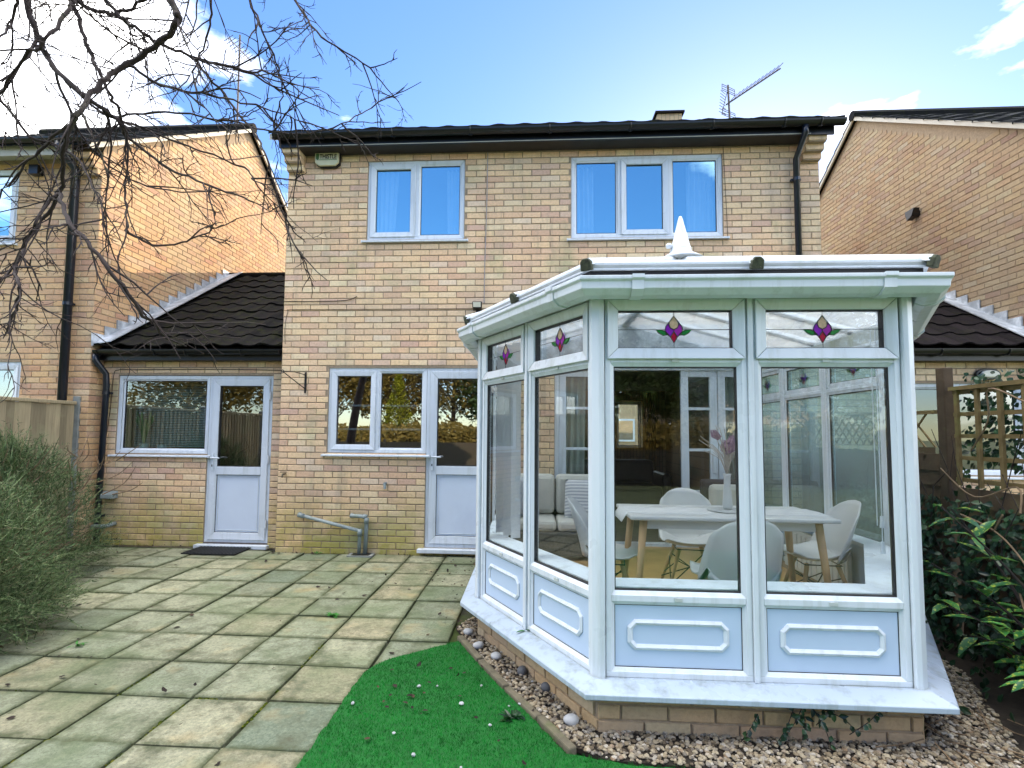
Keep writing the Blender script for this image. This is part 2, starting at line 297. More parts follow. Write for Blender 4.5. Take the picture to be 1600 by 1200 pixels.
# ------------------------------------------------------------------ mesh helpers
def wloc(o):
    v = Vector((0, 0, 0))
    while o is not None: v += o.location; o = o.parent
    return v
Z = Vector((0, 0, 1))
class Fr:  # a wall frame: u along, w up, d outward
    def __init__(s, O, U, N): s.O, s.U, s.N = Vector(O), Vector(U).normalized(), Vector(N).normalized()
    def __call__(s, u, w, d=0): return s.O + s.U * u + Z * w + s.N * d
class MB:
    def __init__(s): s.v = []; s.f = []; s.s = []
    def quadbox(s, c):
        b = len(s.v); s.v += [Vector(x) for x in c]
        s.f += [(b, b+3, b+2, b+1), (b+4, b+5, b+6, b+7), (b, b+1, b+5, b+4), (b+1, b+2, b+6, b+5), (b+2, b+3, b+7, b+6), (b+3, b, b+4, b+7)]
        return s
    def box(s, x0, x1, y0, y1, z0, z1):
        return s.quadbox([(x0, y0, z0), (x1, y0, z0), (x1, y1, z0), (x0, y1, z0), (x0, y0, z1), (x1, y0, z1), (x1, y1, z1), (x0, y1, z1)])
    def fb(s, F, u0, u1, w0, w1, d0, d1):
        return s.quadbox([F(u0, w0, d0), F(u1, w0, d0), F(u1, w0, d1), F(u0, w0, d1), F(u0, w1, d0), F(u1, w1, d0), F(u1, w1, d1), F(u0, w1, d1)])
    def ring(s, F, u0, u1, w0, w1, t, d0, d1, tb=None, tt=None):
        tb = t if tb is None else tb; tt = t if tt is None else tt
        s.fb(F, u0, u1, w0, w0 + tb, d0, d1); s.fb(F, u0, u1, w1 - tt, w1, d0, d1)
        s.fb(F, u0, u0 + t, w0 + tb, w1 - tt, d0, d1); s.fb(F, u1 - t, u1, w0 + tb, w1 - tt, d0, d1); return s
    def mitre(s, F, u0, u1, w0, w1, t, d0, d1, da=None):
        # picture frame with mitred corners; outer edge depth d1, inner edge depth da
        da = d1 if da is None else da
        o = [(u0, w0), (u1, w0), (u1, w1), (u0, w1)]; i = [(u0+t, w0+t), (u1-t, w0+t), (u1-t, w1-t), (u0+t, w1-t)]
        for k in range(4):
            a, b = o[k], o[(k+1) % 4]; c, d = i[(k+1) % 4], i[k]
            s.quadbox([F(*a, d0), F(*b, d0), F(*c, d0), F(*d, d0), F(*a, d1), F(*b, d1), F(*c, da), F(*d, da)])
        return s
    def prism(s, F, pts, d0, d1):
        b = len(s.v); n = len(pts)
        s.v += [F(u, w, d0) for u, w in pts] + [F(u, w, d1) for u, w in pts]
        s.f += [tuple(range(b, b + n)), tuple(range(b + 2*n - 1, b + n - 1, -1))] + [(b+i, b+n+i, b+n+(i+1) % n, b+(i+1) % n) for i in range(n)]
        return s
    def tube(s, pts, r, n=6, cap=True):
        pts = [Vector(p) for p in pts]; m = len(pts)
        if not hasattr(r, '__len__'): r = [r] * m
        up_ = Vector((.31, .17, .93)); b = len(s.v)
        for i, p in enumerate(pts):
            t = (pts[min(i+1, m-1)] - pts[max(i-1, 0)])
            if t.length < 1e-9: t = Vector((0, 0, 1))
            t.normalize(); a = t.cross(up_)
            if a.length < .1: a = t.cross(Vector((1, 0, 0)))
            a.normalize(); c = t.cross(a)
            s.v += [p + (a * math.cos(2*PI*k/n) + c * math.sin(2*PI*k/n)) * r[i] for k in range(n)]
        for i in range(m - 1):
            for k in range(n):
                s.f.append((b+i*n+k, b+i*n+(k+1) % n, b+(i+1)*n+(k+1) % n, b+(i+1)*n+k))
        if cap:
            s.f.append(tuple(b + n - 1 - k for k in range(n))); s.f.append(tuple(b + (m-1)*n + k for k in range(n)))
        return s
    def lathe(s, prof, c, n=16):
        c = Vector(c); b = len(s.v)
        for r, z in prof:
            s.v += [c + Vector((r * math.cos(2*PI*k/n), r * math.sin(2*PI*k/n), z)) for k in range(n)]
        for i in range(len(prof) - 1):
            for k in range(n): s.f.append((b+i*n+k, b+i*n+(k+1) % n, b+(i+1)*n+(k+1) % n, b+(i+1)*n+k))
        s.f.append(tuple(b + n - 1 - k for k in range(n))); s.f.append(tuple(b + (len(prof)-1)*n + k for k in range(n)))
        return s
    def sweep(s, prof, path, closed=True):
        # prof: (offset, z) closed loop; path: list of (P, mitre) 2-D
        b = len(s.v); n = len(prof); m = len(path)
        for P, mt in path:
            for d, z in prof: s.v.append(Vector((P[0] + mt[0]*d, P[1] + mt[1]*d, z)))
        for i in range(m - 1):
            for k in range(n if closed else n - 1): s.f.append((b+i*n+k, b+(i+1)*n+k, b+(i+1)*n+(k+1) % n, b+i*n+(k+1) % n))
        if closed: s.f.append(tuple(range(b, b + n))); s.f.append(tuple(range(b + m*n - 1, b + (m-1)*n - 1, -1)))
        return s
    def grid(s, fn, nu, nv):
        b = len(s.v)
        for i in range(nu + 1):
            for j in range(nv + 1): s.v.append(Vector(fn(i / nu, j / nv)))
        for i in range(nu):
            for j in range(nv): s.f.append((b+i*(nv+1)+j, b+(i+1)*(nv+1)+j, b+(i+1)*(nv+1)+j+1, b+i*(nv+1)+j+1))
        return s
    def build(s, name, mat, parent=None, smooth=False, bevel=0, recalc=True, local=False):
        off = Vector((0, 0, 0)) if local else wloc(parent)
        me = bpy.data.meshes.new(name); me.from_pydata([tuple(p - off) for p in s.v], [], s.f)
        if recalc and len(s.f) < 60000:
            bm = bmesh.new(); bm.from_mesh(me); bmesh.ops.recalc_face_normals(bm, faces=bm.faces); bm.to_mesh(me); bm.free()
        if smooth: me.polygons.foreach_set('use_smooth', [True] * len(me.polygons))
        me.materials.append(M[mat] if isinstance(mat, str) else mat)
        o = bpy.data.objects.new(name, me); COL.objects.link(o); o.parent = parent
        if bevel:
            md = o.modifiers.new('bevel', 'BEVEL'); md.width = bevel; md.segments = 2; md.limit_method = 'ANGLE'
        return o
def tag(o, label=None, cat=None, group=None, kind=None):
    for k, v in (('label', label), ('category', cat), ('group', group), ('kind', kind)):
        if v: o[k] = v
    return o
def thing(name, label, cat, loc=(0, 0, 0), group=None, rz=0):
    o = bpy.data.objects.new(name, None); COL.objects.link(o); o.location = loc; o.rotation_euler = (0, 0, rz)
    o.empty_display_size = .1
    return tag(o, label, cat, group)
def copy_tree(o, parent=None):
    c = o.copy(); COL.objects.link(c); c.parent = parent
    for ch in list(o.children): copy_tree(ch, c)
    return c
def smooth_path(pts, k=6):
    P = [Vector(p) for p in pts]; out = []
    for i in range(len(P) - 1):
        p0, p1, p2, p3 = P[max(i-1, 0)], P[i], P[i+1], P[min(i+2, len(P)-1)]
        for j in range(k):
            t = j / k; out.append(.5 * ((2*p1) + (p2-p0)*t + (2*p0-5*p1+4*p2-p3)*t*t + (3*p1-p0-3*p2+p3)*t**3))
    out.append(P[-1]); return out

# ------------------------------------------------------------------ bricks
BL, BH, PU, PC = .215, .064, .225, .075
def brick_mesh(i, L):
    r = random.Random(i * 7 + int(L * 1000)); e = .004
    h, d = BH / 2, .03
    j = lambda a: r.uniform(-a, a)
    v = []
    for y, ins in ((-d, 0), (-e, 0), (0, e)):
        for sx, sz in ((-1, -1), (1, -1), (1, 1), (-1, 1)):
            v.append((sx * (L/2 - ins) + j(.0025), y + (j(.002) if y == 0 else 0), sz * (h - ins) + j(.002)))
    f = [(8, 9, 10, 11)]
    for a in (0, 4):
        for k in range(4): f.append((a+k, a+(k+1) % 4, a+4+(k+1) % 4, a+4+k))
    me = bpy.data.meshes.new('brick'); me.from_pydata(v, [], f)
    bm = bmesh.new(); bm.from_mesh(me); bmesh.ops.recalc_face_normals(bm, faces=bm.faces)
    bm.normal_update()
    if max(bm.faces, key=lambda q: q.calc_center_median().y).normal.y < 0: bmesh.ops.reverse_faces(bm, faces=bm.faces)
    bm.to_mesh(me); bm.free(); return me
BRICKS = {}
def brick_data(L, mat):
    q = random.randrange(6)
    k = (q, L, mat)
    if k not in BRICKS:
        me = brick_mesh(q, L); me.materials.append(M[mat]); BRICKS[k] = me
    return BRICKS[k]
def lay(F, u0, u1, w0, n, openings=(), inside=None, start=0, proud=.0):
    out = []
    for c in range(n):
        w = w0 + c * PC; iv = [(u0, u1)]
        for a, b, p, q in openings:
            if p - .03 < w + .032 < q + .0:
                nv = []
                for s0, s1 in iv:
                    if b <= s0 or a >= s1: nv.append((s0, s1)); continue
                    if a > s0: nv.append((s0, a))
                    if b < s1: nv.append((b, s1))
                iv = nv
        k0 = u0 - (PU / 2 if (c + start) % 2 else 0)
        for s0, s1 in iv:
            k = math.floor((s0 - k0) / PU)
            while k0 + k * PU < s1 - .02:
                a = max(k0 + k * PU, s0) + .005; b = min(k0 + (k+1) * PU, s1) - .005; k += 1
                if b - a < .03: continue
                mid = (a + b) / 2
                if inside and not (inside(a, w + BH) and inside(b, w + BH)): continue
                out.append((F(mid, w + BH/2, proud + uni(-.002, .002)), b - a, F))
    return out
def finish_bricks(root, wall_specs, mat, hidden=None, limit=300):
    allb = []
    for part, specs in wall_specs:
        for P, L, F in specs:
            q = view_px(P); sc = 0
            if q and -20 < q[0] < 1620 and -20 < q[1] < 1220 and F.N.dot(CAM - P) > 0 and not (hidden and hidden(q[0], q[1])):
                sc = L * abs(F.N.dot((CAM - P).normalized())) / q[2] ** 2
            allb.append((sc, P, L, F, part))
    allb.sort(key=lambda x: -x[0])
    rest = MB()
    for i, (sc, P, L, F, part) in enumerate(allb):
        ax = F.N.cross(Z); R3 = Matrix((ax, F.N, Z)).transposed()
        Lr = BL if abs(L - BL) < .012 else (.1025 if L < .14 else L)
        base = BL if L >= .14 else .1025
        if i < limit and sc > 0:
            me = brick_data(base, mat)
            o = bpy.data.objects.new('brick', me); COL.objects.link(o); o.parent = part
            o.matrix_basis = Matrix.Translation(P - wloc(part)) @ R3.to_4x4() @ Matrix.Diagonal((L / base, 1, 1, 1))
        else:
            me = brick_data(base, mat); b = len(rest.v)
            for v in me.vertices: rest.v.append(P + R3 @ Vector((v.co.x * L / base, v.co.y, v.co.z)))
            for f in me.polygons: rest.f.append(tuple(b + k for k in f.vertices))
    if rest.v:
        o = rest.build('bricks', mat, root, recalc=False); o['kind'] = 'stuff'
def wall_back(root, F, u0, u1, w0, w1, openings, th=.22, name='wall', mat='mortar', top=None):
    us = sorted({u0, u1, *[x for o in openings for x in o[:2] if u0 < x < u1]}); ws = sorted({w0, w1, *[x for o in openings for x in o[2:] if w0 < x < w1]})
    m = MB()
    for wa, wb in zip(ws, ws[1:]):
        run = None
        for ua, ub in list(zip(us, us[1:])) + [(None, None)]:
            hole = ua is None or any(a < (ua+ub)/2 < b and p < (wa+wb)/2 < q for a, b, p, q in openings)
            if not hole: run = (run[0] if run else ua, ub)
            elif run: m.fb(F, run[0], run[1], wa, wb, -th, -.008); run = None
    return m.build(name, mat, root)

# ------------------------------------------------------------------ building helpers
def brick_texture_mat():
    m, t, b = newmat('plain_side_brick')
    g = nd(t, 'ShaderNodeTexBrick'); tcn = nd(t, 'ShaderNodeTexCoord'); mpn = nd(t, 'ShaderNodeMapping'); mpn.inputs['Rotation'].default_value = (PI/2, 0, PI/2)
    t.links.new(tcn.outputs['Object'], mpn.inputs[0]); t.links.new(mpn.outputs[0], g.inputs[0])
    g.inputs['Color1'].default_value = (.56, .42, .25, 1); g.inputs['Color2'].default_value = (.46, .32, .2, 1); g.inputs['Mortar'].default_value = (.3, .24, .16, 1)
    g.inputs['Scale'].default_value = 1; g.inputs['Brick Width'].default_value = .225; g.inputs['Row Height'].default_value = .075; g.inputs['Mortar Size'].default_value = .006
    t.links.new(g.outputs[0], b.inputs['Base Color']); b.inputs['Roughness'].default_value = .9; return m
M['brick_side'] = brick_texture_mat()
def upvc_window(parent, F, u0, u1, w0, w1, lights, gmat, sill=True, face=-.02, sill_out=.06, sill_ext=.05, mat='upvc'):
    m = MB(); m.mitre(F, u0, u1, w0, w1, .045, face - .075, face, face - .006)
    for (a, b, _), (c, d, _) in zip(lights, lights[1:]): m.fb(F, b, c, w0 + .04, w1 - .04, face - .07, face - .003)
    o = m.build('window', mat, parent, bevel=.004)
    wi0, wi1 = w0 + .045, w1 - .045
    for a, b, sash in lights:
        ta = 0
        if sash:
            k = MB().mitre(F, a - .008, b + .008, wi0 - .008, wi1 + .008, .062, face - .06, face + .012, face + .002).build('sash', mat, o, bevel=.004); ta = .054
        else:
            MB().mitre(F, a, b, wi0, wi1, .018, face - .06, face - .012, face - .022).build('glazing_bead', mat, o)
            ta = .018
        MB().mitre(F, a + ta, b - ta, wi0 + ta, wi1 - ta, .006, face - .05, face - .022).build('gasket', 'gasket', o)
        MB().fb(F, a + ta, b - ta, wi0 + ta, wi1 - ta, face - .040, face - .032).build('pane', gmat, o)
    if sill:
        MB().prism(Fr(F(u0 - sill_ext, 0), F.N, F.U), [(face - .07, w0 - .035), (face + sill_out, w0 - .042), (face + sill_out, w0 - .022), (face - .07, w0 - .002)], 0, u1 - u0 + 2 * sill_ext).build('sill', mat, o, bevel=.003)
        for u in (u0 - sill_ext, u1 + sill_ext):
            MB().fb(F, u - .004, u + .004, w0 - .046, w0 - .018, face - .02, face + sill_out + .003).build('sill_end_cap', mat, o)
    return o
def glazed_door(parent, F, u0, u1, w0, w1, wsplit, gmat, handle_left=True, face=-.02):
    m = MB(); m.mitre(F, u0, u1, w0, w1, .05, face - .075, face, face - .006)
    o = m.build('door', 'upvc', parent, bevel=.004)
    a, b, c, d = u0 + .042, u1 - .042, w0 + .05, w1 - .042
    lf = MB().mitre(F, a, b, c, d, .085, face - .06, face + .014, face + .004); lf.fb(F, a + .08, b - .08, wsplit - .05, wsplit + .05, face - .06, face + .010)
    lf = lf.build('door_leaf', 'upvc', o, bevel=.004)
    MB().mitre(F, a + .085, b - .085, wsplit + .05, d - .085, .008, face - .05, face - .008).build('gasket', 'gasket', o)
    MB().fb(F, a + .085, b - .085, wsplit + .05, d - .085, face - .040, face - .030).build('pane', gmat, o)
    MB().fb(F, a + .085, b - .085, c + .085, wsplit - .05, face - .045, face - .015).build('door_panel', 'door_panel', o)
    MB().mitre(F, a + .085, b - .085, c + .085, wsplit - .05, .005, face - .03, face - .010).build('gasket', 'gasket', o)
    MB().mitre(F, a + .11, b - .11, c + .11, wsplit - .075, .006, face - .02, face - .009).build('panel_groove', 'upvc', o)
    hu = a + .035 if handle_left else b - .035; sg = 1 if handle_left else -1; hw = wsplit + .12
    h = MB().fb(F, hu - .015, hu + .015, hw - .12, hw + .10, face + .010, face + .022)
    h.tube([F(hu, hw + .04, face + .02), F(hu, hw + .04, face + .055), F(hu + sg * .11, hw + .038, face + .058)], .009, 8)
    h.build('handle', 'upvc', o, bevel=.002)
    MB().lathe([(.009, 0), (.009, .004)], (0, 0, 0), 10)
    MB().fb(F, hu - .005, hu + .005, hw - .07, hw - .045, face + .02, face + .025).build('keyhole', 'gasket', o)
    for hw2 in (w0 + .25, (w0 + w1) / 2, w1 - .25):
        hx = b + .012 if handle_left else a - .012
        MB().tube([F(hx, hw2 - .05, face + .016), F(hx, hw2 + .05, face + .016)], .012, 8).build('hinge', 'upvc', o)
    MB().fb(F, u0 - .07, u1 + .03, w0 - .045, w0 - .002, face - .06, face + .10).build('threshold', 'upvc', o, bevel=.004)
    return o
def tile_roof(root, x0, x1, y0, z0, slope, y1, mat='tile_grey', pitch=.3, gauge=.34, sign=1, name='roof_tiles'):
    # overlapping rows of rolled tiles as one surface from the eave (y0, z0) up to the ridge y1
    m = MB(); run = abs(y1 - y0); L = run * math.sqrt(1 + slope * slope); rows = max(1, round(L / gauge)); dy = run / rows * sign
    nc = int((x1 - x0) / pitch * 6)
    hgt = lambda x: .008 * max(0, math.sin(2 * PI * x / pitch)) + .003 * math.sin(2 * PI * x / pitch)
    for r in range(rows):
        ya, yb = y0 + dy * r, y0 + dy * (r + 1); za, zb = z0 + slope * abs(ya - y0), z0 + slope * abs(yb - y0)
        jz = [uni(-.005, .005) for _ in range(int((x1 - x0) / pitch) + 2)]
        b = len(m.v)
        for i in range(nc + 1):
            x = x0 + (x1 - x0) * i / nc; h = hgt(x - x0) + jz[int((x - x0) / pitch)]
            m.v += [Vector((x, ya - dy * .02, za + h - .012)), Vector((x, ya - dy * .02, za + h + .022)), Vector((x, yb, zb + h))]
        for i in range(nc):
            k = b + 3 * i; m.f += [(k, k+3, k+4, k+1), (k+1, k+4, k+5, k+2)]
    o = m.build(name, mat, root, recalc=False); o['kind'] = 'stuff'; return o
def half_gutter(root, a, b, r=.055, mat='black', joints=()):
    a, b = Vector(a), Vector(b); ax = (b - a).normalized(); sd = Vector((ax.y, -ax.x, 0)); m = MB(); n = 10
    for p in (a, b):
        for rr in (r, r - .005):
            for k in range(n + 1):
                t = PI * k / n; m.v.append(p + sd * (rr * math.cos(t)) - Z * (rr * math.sin(t)))
    q = n + 1
    for k in range(n): m.f += [(k, k+1, 2*q+k+1, 2*q+k), (q+k, 3*q+k, 3*q+k+1, q+k+1)]
    m.f += [(0, 2*q, 3*q, q), (n, q+n, 3*q+n, 2*q+n)]
    g = m.build('gutter', mat, root, smooth=False)
    for t in joints:
        p = a + (b - a) * t; j = MB()
        j.tube([p + sd * ((r + .006) * math.cos(PI*k/8)) - Z * ((r + .006) * math.sin(PI*k/8)) for k in range(9)], .008, 6)
        j.fb(Fr(p, ax, sd), -.025, .025, -r - .008, -r + .002, -.012, .012)
        j.build('gutter_union', mat, g)
    for p, s in ((a, -1), (b, 1)):
        MB().prism(Fr(p, sd, ax * s), [(r * math.cos(PI*k/n), -r * math.sin(PI*k/n)) for k in range(n + 1)], 0, .006).build('gutter_stop_end', mat, g)
    return g
def downpipe(root, pts, r=.034, clips=(), mat='blackpipe', Fn=(0, 1, 0)):
    o = MB().tube(pts, r, 12).build('downpipe', mat, root, smooth=True)
    for z in clips:
        for i in range(len(pts) - 1):
            a, b = Vector(pts[i]), Vector(pts[i+1])
            if min(a.z, b.z) <= z <= max(a.z, b.z) and abs(a.z - b.z) > .3:
                p = a + (b - a) * ((z - a.z) / (b.z - a.z))
                MB().tube([p - Z * .02, p + Z * .02], r + .006, 12).box(p.x - .055, p.x + .055, p.y + .01, p.y + .05, z - .012, z + .012).build('pipe_clip', mat, o)
    return o
def corbels(root, mat, x0, x1, z0, n=3, F=None):
    for k in range(n):
        L = x1 - x0
        for j in range(1):
            MB().box(x0 + .004, x1 - .004, -.065 * (k + 1), .02, z0 + k * PC + .004, z0 + (k + 1) * PC - .006).build('corbel_brick', mat, root, bevel=.004)
        MB().box(x0 + .01, x1 - .01, -.065 * (k + 1) + .01, .015, z0 + k * PC - .008, z0 + k * PC + .006).build('corbel_mortar', 'mortar', root)

# ------------------------------------------------------------------ the main house
FM = Fr((0, 0, 0), (1, 0, 0), (0, -1, 0))
HX = 6.41
house = thing('brick_house', 'pale buff brick two-storey house in the middle, behind the conservatory', 'house', (3.2, 0, 0))
op_main = [(1.015, 2.22, 3.79, 4.785), (3.515, 5.30, 3.78, 4.785), (.595, 1.80, 1.185, 2.21), (1.80, 2.63, .085, 2.21), (3.32, 5.68, .13, 2.24)]
wall = wall_back(house, FM, 0, HX, -.1, 4.88, op_main)
specs = lay(FM, 0, HX, -.01, 65, op_main)
finish_bricks(house, [(wall, specs)], 'brick', hidden=lambda x, y: (x > 752 and y > 520) or (x > 925 and y > 400) or (700 < x and y > 900))
MB().box(0.002, .2, .225, 6.6, -.1, 4.95).build('side_wall', 'brick_side', house)
MB().box(HX - .2, HX - .002, .225, 6.6, -.1, 4.95).build('side_wall', 'brick_side', house)
FB = Fr((HX, 6.6, 0), (-1, 0, 0), (0, 1, 0))
wall_back(house, FB, .21, HX - .21, -.1, 4.95, [(.75, 1.35, 1.1, 2.2), (2.2, 3.6, 3.6, 4.7)], name='street_wall', mat='brick_side')
for x in (.1, HX - .1):
    MB().prism(Fr((x - .098, 0, 0), (0, 1, 0), (1, 0, 0)), [(.0, 4.95), (6.6, 4.95), (3.3, 7.12)], 0, .196).build('gable_wall', 'brick_side', house)
MB().box(.2, HX - .2, .23, 6.38, 2.45, 2.6).build('upper_floor', 'room', house)
MB().box(.2, HX - .2, .23, 6.38, 4.90, 4.95).build('upper_ceiling', 'room', house)
MB().box(.2, HX - .2, .21, 6.38, .02, .15).build('ground_floor', 'roomdark', house)
MB().box(2.66, 2.78, .23, 6.38, .15, 2.45).build('partition', 'room', house)
MB().box(2.85, 2.95, .23, 6.38, 2.6, 4.9).build('partition', 'room', house)
MB().box(.2, 2.66, 3.2, 3.3, .15, 2.45).build('partition', 'room', house)
MB().box(.2, HX - .2, 3.2, 3.3, 2.6, 4.9).build('partition', 'room', house)
RS = .565
roof = tile_roof(house, -.12, HX + .14, -.29, 5.01, RS, 3.3, pitch=.3)
tile_roof(house, -.12, HX + .14, 6.89, 5.01, RS, 3.3, sign=-1)
MB().tube([(-.12, 3.3, 5.0 + RS * 3.59), (HX + .14, 3.3, 5.0 + RS * 3.59)], .07, 8).build('ridge_tiles', 'tile_grey', house)
ch = MB().box(5.30, 5.74, 3.12, 3.5, 6.7, 7.24).build('chimney', 'brick_side', house)
MB().box(5.26, 5.78, 3.08, 3.54, 7.241, 7.28).build('chimney_capping', 'tile_red', ch)
for x in (-.11, HX + .10):
    for s in (-1, 1):
        y = -.28 if s < 0 else 6.88
        MB().quadbox([(x, y, 4.93), (x + .03, y, 4.93), (x + .03, y, 5.0), (x, y, 5.0), (x, 3.3, 4.93 + RS * 3.58), (x + .03, 3.3, 4.93 + RS * 3.58), (x + .03, 3.3, 5.0 + RS * 3.58), (x, 3.3, 5.0 + RS * 3.58)]).build('bargeboard', 'barge', house)
MB().box(.13, HX - .16, -.20, -.01, 4.865, 4.882).build('soffit', 'soffit', house)
MB().box(-.02, HX + .06, -.222, -.20, 4.862, 5.0).build('fascia', 'black', house)
MB().box(.2, HX - .2, -.226, -.2235, 4.868, 4.878).build('fascia_edge_trim', 'pale_soffit', house)
half_gutter(house, (-.05, -.285, 4.985), (HX + .13, -.285, 4.985), .058, 'black', [.09, .22, .36, .5, .64, .78, .9, .96])
downpipe(house, [(6.12, -.285, 4.93), (6.12, -.285, 4.86), (6.12, -.06, 4.66), (6.12, -.06, 0)], .034, (4.42, 3.2, 1.6))
corbels(house, 'brick', HX - .215, HX, 4.66, 3)
corbels(house, 'brick', 0, .215, 4.66, 3)
upvc_window(house, FM, 1.015, 2.22, 3.79, 4.785, [(1.06, 1.60, True), (1.655, 2.175, False)], 'glass_up')
upvc_window(house, FM, 3.515, 5.30, 3.78, 4.785, [(3.56, 4.07, False), (4.12, 4.66, True), (4.71, 5.255, False)], 'glass_up')
upvc_window(house, FM, .595, 1.795, 1.185, 2.21, [(.64, 1.165, True), (1.215, 1.75, False)], 'glass_lo')
glazed_door(house, FM, 1.798, 2.625, .085, 2.21, .99, 'glass_lo')
# French doors in the opening under the conservatory roof
def french_leaf(u0, u1, F, swing=''):
    m = MB().ring(F, u0, u1, .16, 2.2, .085, -.12, -.07, .16, .085)
    for w in (.78, 1.26, 1.74): m.fb(F, u0 + .085, u1 - .085, w - .016, w + .016, -.115, -.075)
    o = m.build('french_door', 'upvc', house, bevel=.003)
    MB().fb(F, u0 + .08, u1 - .08, .32, 2.12, -.098, -.092).build('pane', 'glass_in', o)
    MB().fb(F, u1 - .06, u1 - .03, 1.0, 1.2, -.07, -.05).build('handle', 'upvc', o)
MB().ring(FM, 3.32, 5.68, .13, 2.24, .05, -.14, -.03).build('french_door_frame', 'upvc', house)
french_leaf(3.372, 3.93, FM); french_leaf(4.80, 5.215, FM); french_leaf(5.222, 5.63, FM)
# far window of the living room
upvc_window(house, FB, .752, 1.348, 1.1, 2.2, [(.80, 1.30, False)], 'glass_in')
upvc_window(house, FB, 2.2, 3.6, 3.6, 4.7, [(2.25, 2.88, False), (2.93, 3.55, False)], 'glass_in')

# ------------------------------------------------------------------ lean-to extensions with tiled roofs
def tile_piece(mat):
    m = MB(); n = 8; L, wd, th = .40, .30, .016
    prof = lambda x: .017 * max(0, math.sin(2*PI*x/wd)) + .007 * math.sin(2*PI*x/wd)
    for y, lift in ((0, .022), (L, .0)):
        for zt in (0, th):
            for i in range(n + 1):
                x = wd * i / n * 1.02; m.v.append(Vector((x, y, prof(x) + lift + zt)))
    q = n + 1
    for i in range(n):
        m.f += [(i, i+1, q+i+1, q+i), (q+i, q+i+1, 3*q+i+1, 3*q+i), (i, 2*q+i, 2*q+i+1, i+1)]
    me = bpy.data.meshes.new('roof_tile'); me.from_pydata([tuple(v) for v in m.v], [], m.f); me.materials.append(M[mat]); return me
def extension(x0, x1, wy, root, mat, tmat, openings, flash_x, brick_lim=300, fl_sign=1):
    F = Fr((x0, wy, 0), (1, 0, 0), (0, -1, 0)); L = x1 - x0
    w = wall_back(root, F, 0, L, -.1, 2.36, openings)
    finish_bricks(root, [(w, lay(F, 0, L, -.01, 31, openings, start=1))], mat, limit=brick_lim)
    ey, ez, sl = .02, 2.46, .618; ry = 2.85
    MB().box(x0 + .002, x1 - .002, .07, .09, 2.31, 2.45).build('fascia', 'black', root)
    MB().box(x0 + .002, x1 - .002, .091, wy - .012, 2.315, 2.33).build('soffit', 'soffit', root)
    half_gutter(root, (x0 + .05, .01, 2.425), (x1 - .03, .01, 2.425), .055, 'black', [.02, .33, .5, .8])
    deck = MB().prism(Fr((x0 + .003, 0, 0), (0, 1, 0), (1, 0, 0)), [(.06, 2.43), (ry, 2.43 + sl*(ry - .06)), (5.6, 2.46), (5.6, 2.40), (ry, 2.37 + sl*(ry - .06)), (.06, 2.37)], 0, L - .006).build('roof', 'soffit', root)
    me = tile_piece(tmat); gauge = .325; cs = 1 / math.sqrt(1 + sl*sl); ang = math.atan(sl)
    nr = int((ry - ey) / (gauge * cs)) + 1; nc = int(math.ceil(L / .30))
    for r in range(nr):
        y = ey + r * gauge * cs
        if r == nr - 1: y = ry - .40 * cs + .02
        for c in range(nc):
            x = x0 + c * .30
            if x + .30 > x1 + .02: x = x1 - .31
            o = bpy.data.objects.new('roof_tile', me); COL.objects.link(o); o.parent = deck
            o.location = Vector((x, y, ez + sl * (y - ey) + uni(-.004, .004))) - wloc(deck); o.rotation_euler = (ang + uni(-.012, .012), uni(-.008, .008), uni(-.008, .008))
    MB().tube([(x0 + .01, ry + .01, 2.46 + sl*(ry - ey) + .03), (x1 - .01, ry + .01, 2.46 + sl*(ry - ey) + .03)], .06, 8).build('ridge_tile', tmat, deck)
    MB().box(x0 + .003, x0 + .2, wy + .2, 5.5, -.1, 2.36).build('side_wall', 'brick_side', root); MB().box(x1 - .2, x1 - .003, wy + .2, 5.5, -.1, 2.36).build('side_wall', 'brick_side', root)
    MB().box(x0 + .2, x1 - .2, 5.3, 5.5, -.1, 2.36).build('rear_wall', 'brick_side', root)
    MB().box(x0 + .2, x1 - .2, wy + .01, 5.3, -.02, .05).build('floor', 'roomdark', root)
    # lead flashing up the neighbour's gable: apron on the tiles and one step for every two courses
    fx = flash_x; s = fl_sign
    ap = MB()
    ap.quadbox([(fx + s*.012, .0, 2.50), (fx + s*.25, .0, 2.535), (fx + s*.25, ry, 2.535 + sl*ry), (fx + s*.012, ry, 2.50 + sl*ry), (fx + s*.012, .0, 2.515), (fx + s*.25, .0, 2.55), (fx + s*.25, ry, 2.55 + sl*ry), (fx + s*.012, ry, 2.515 + sl*ry)])
    fl = ap.build('flashing', 'lead', root)
    n = 15; dy = ry / n
    for i in range(n):
        y = i * dy; z = 2.50 + sl * y; zt = z + sl*dy + .028 + uni(-.006, .006)
        m = MB(); a = fx + s*.010; b = fx + s*(.018 + uni(0, .012))
        m.quadbox([(a, y - .02, z - .02), (a, y + dy + .01, z + sl*dy - .01), (b, y + dy + .01, z + sl*dy - .01), (b, y - .02, z - .02), (a, y - .03, zt), (a, y + dy - .005, zt), (b, y + dy - .005, zt), (b, y - .03, zt)])
        m.build('flashing_step', 'lead', fl)
    return F
extL = thing('side_extension', 'single-storey brick side extension with mossy dark pantile roof and white door', 'extension', (-1.2, .2, 0))
FE = extension(-2.45, -.002, .2, extL, 'brick', 'tile_brown', [(.21, 1.425, 1.14, 2.135), (1.425, 2.25, .03, 2.135)], -2.45)
upvc_window(extL, FE, .21, 1.42, 1.14, 2.13, [(.265, 1.385, False)], 'glass_ext')
glazed_door(extL, FE, 1.425, 2.248, .035, 2.13, .935, 'glass_ext')
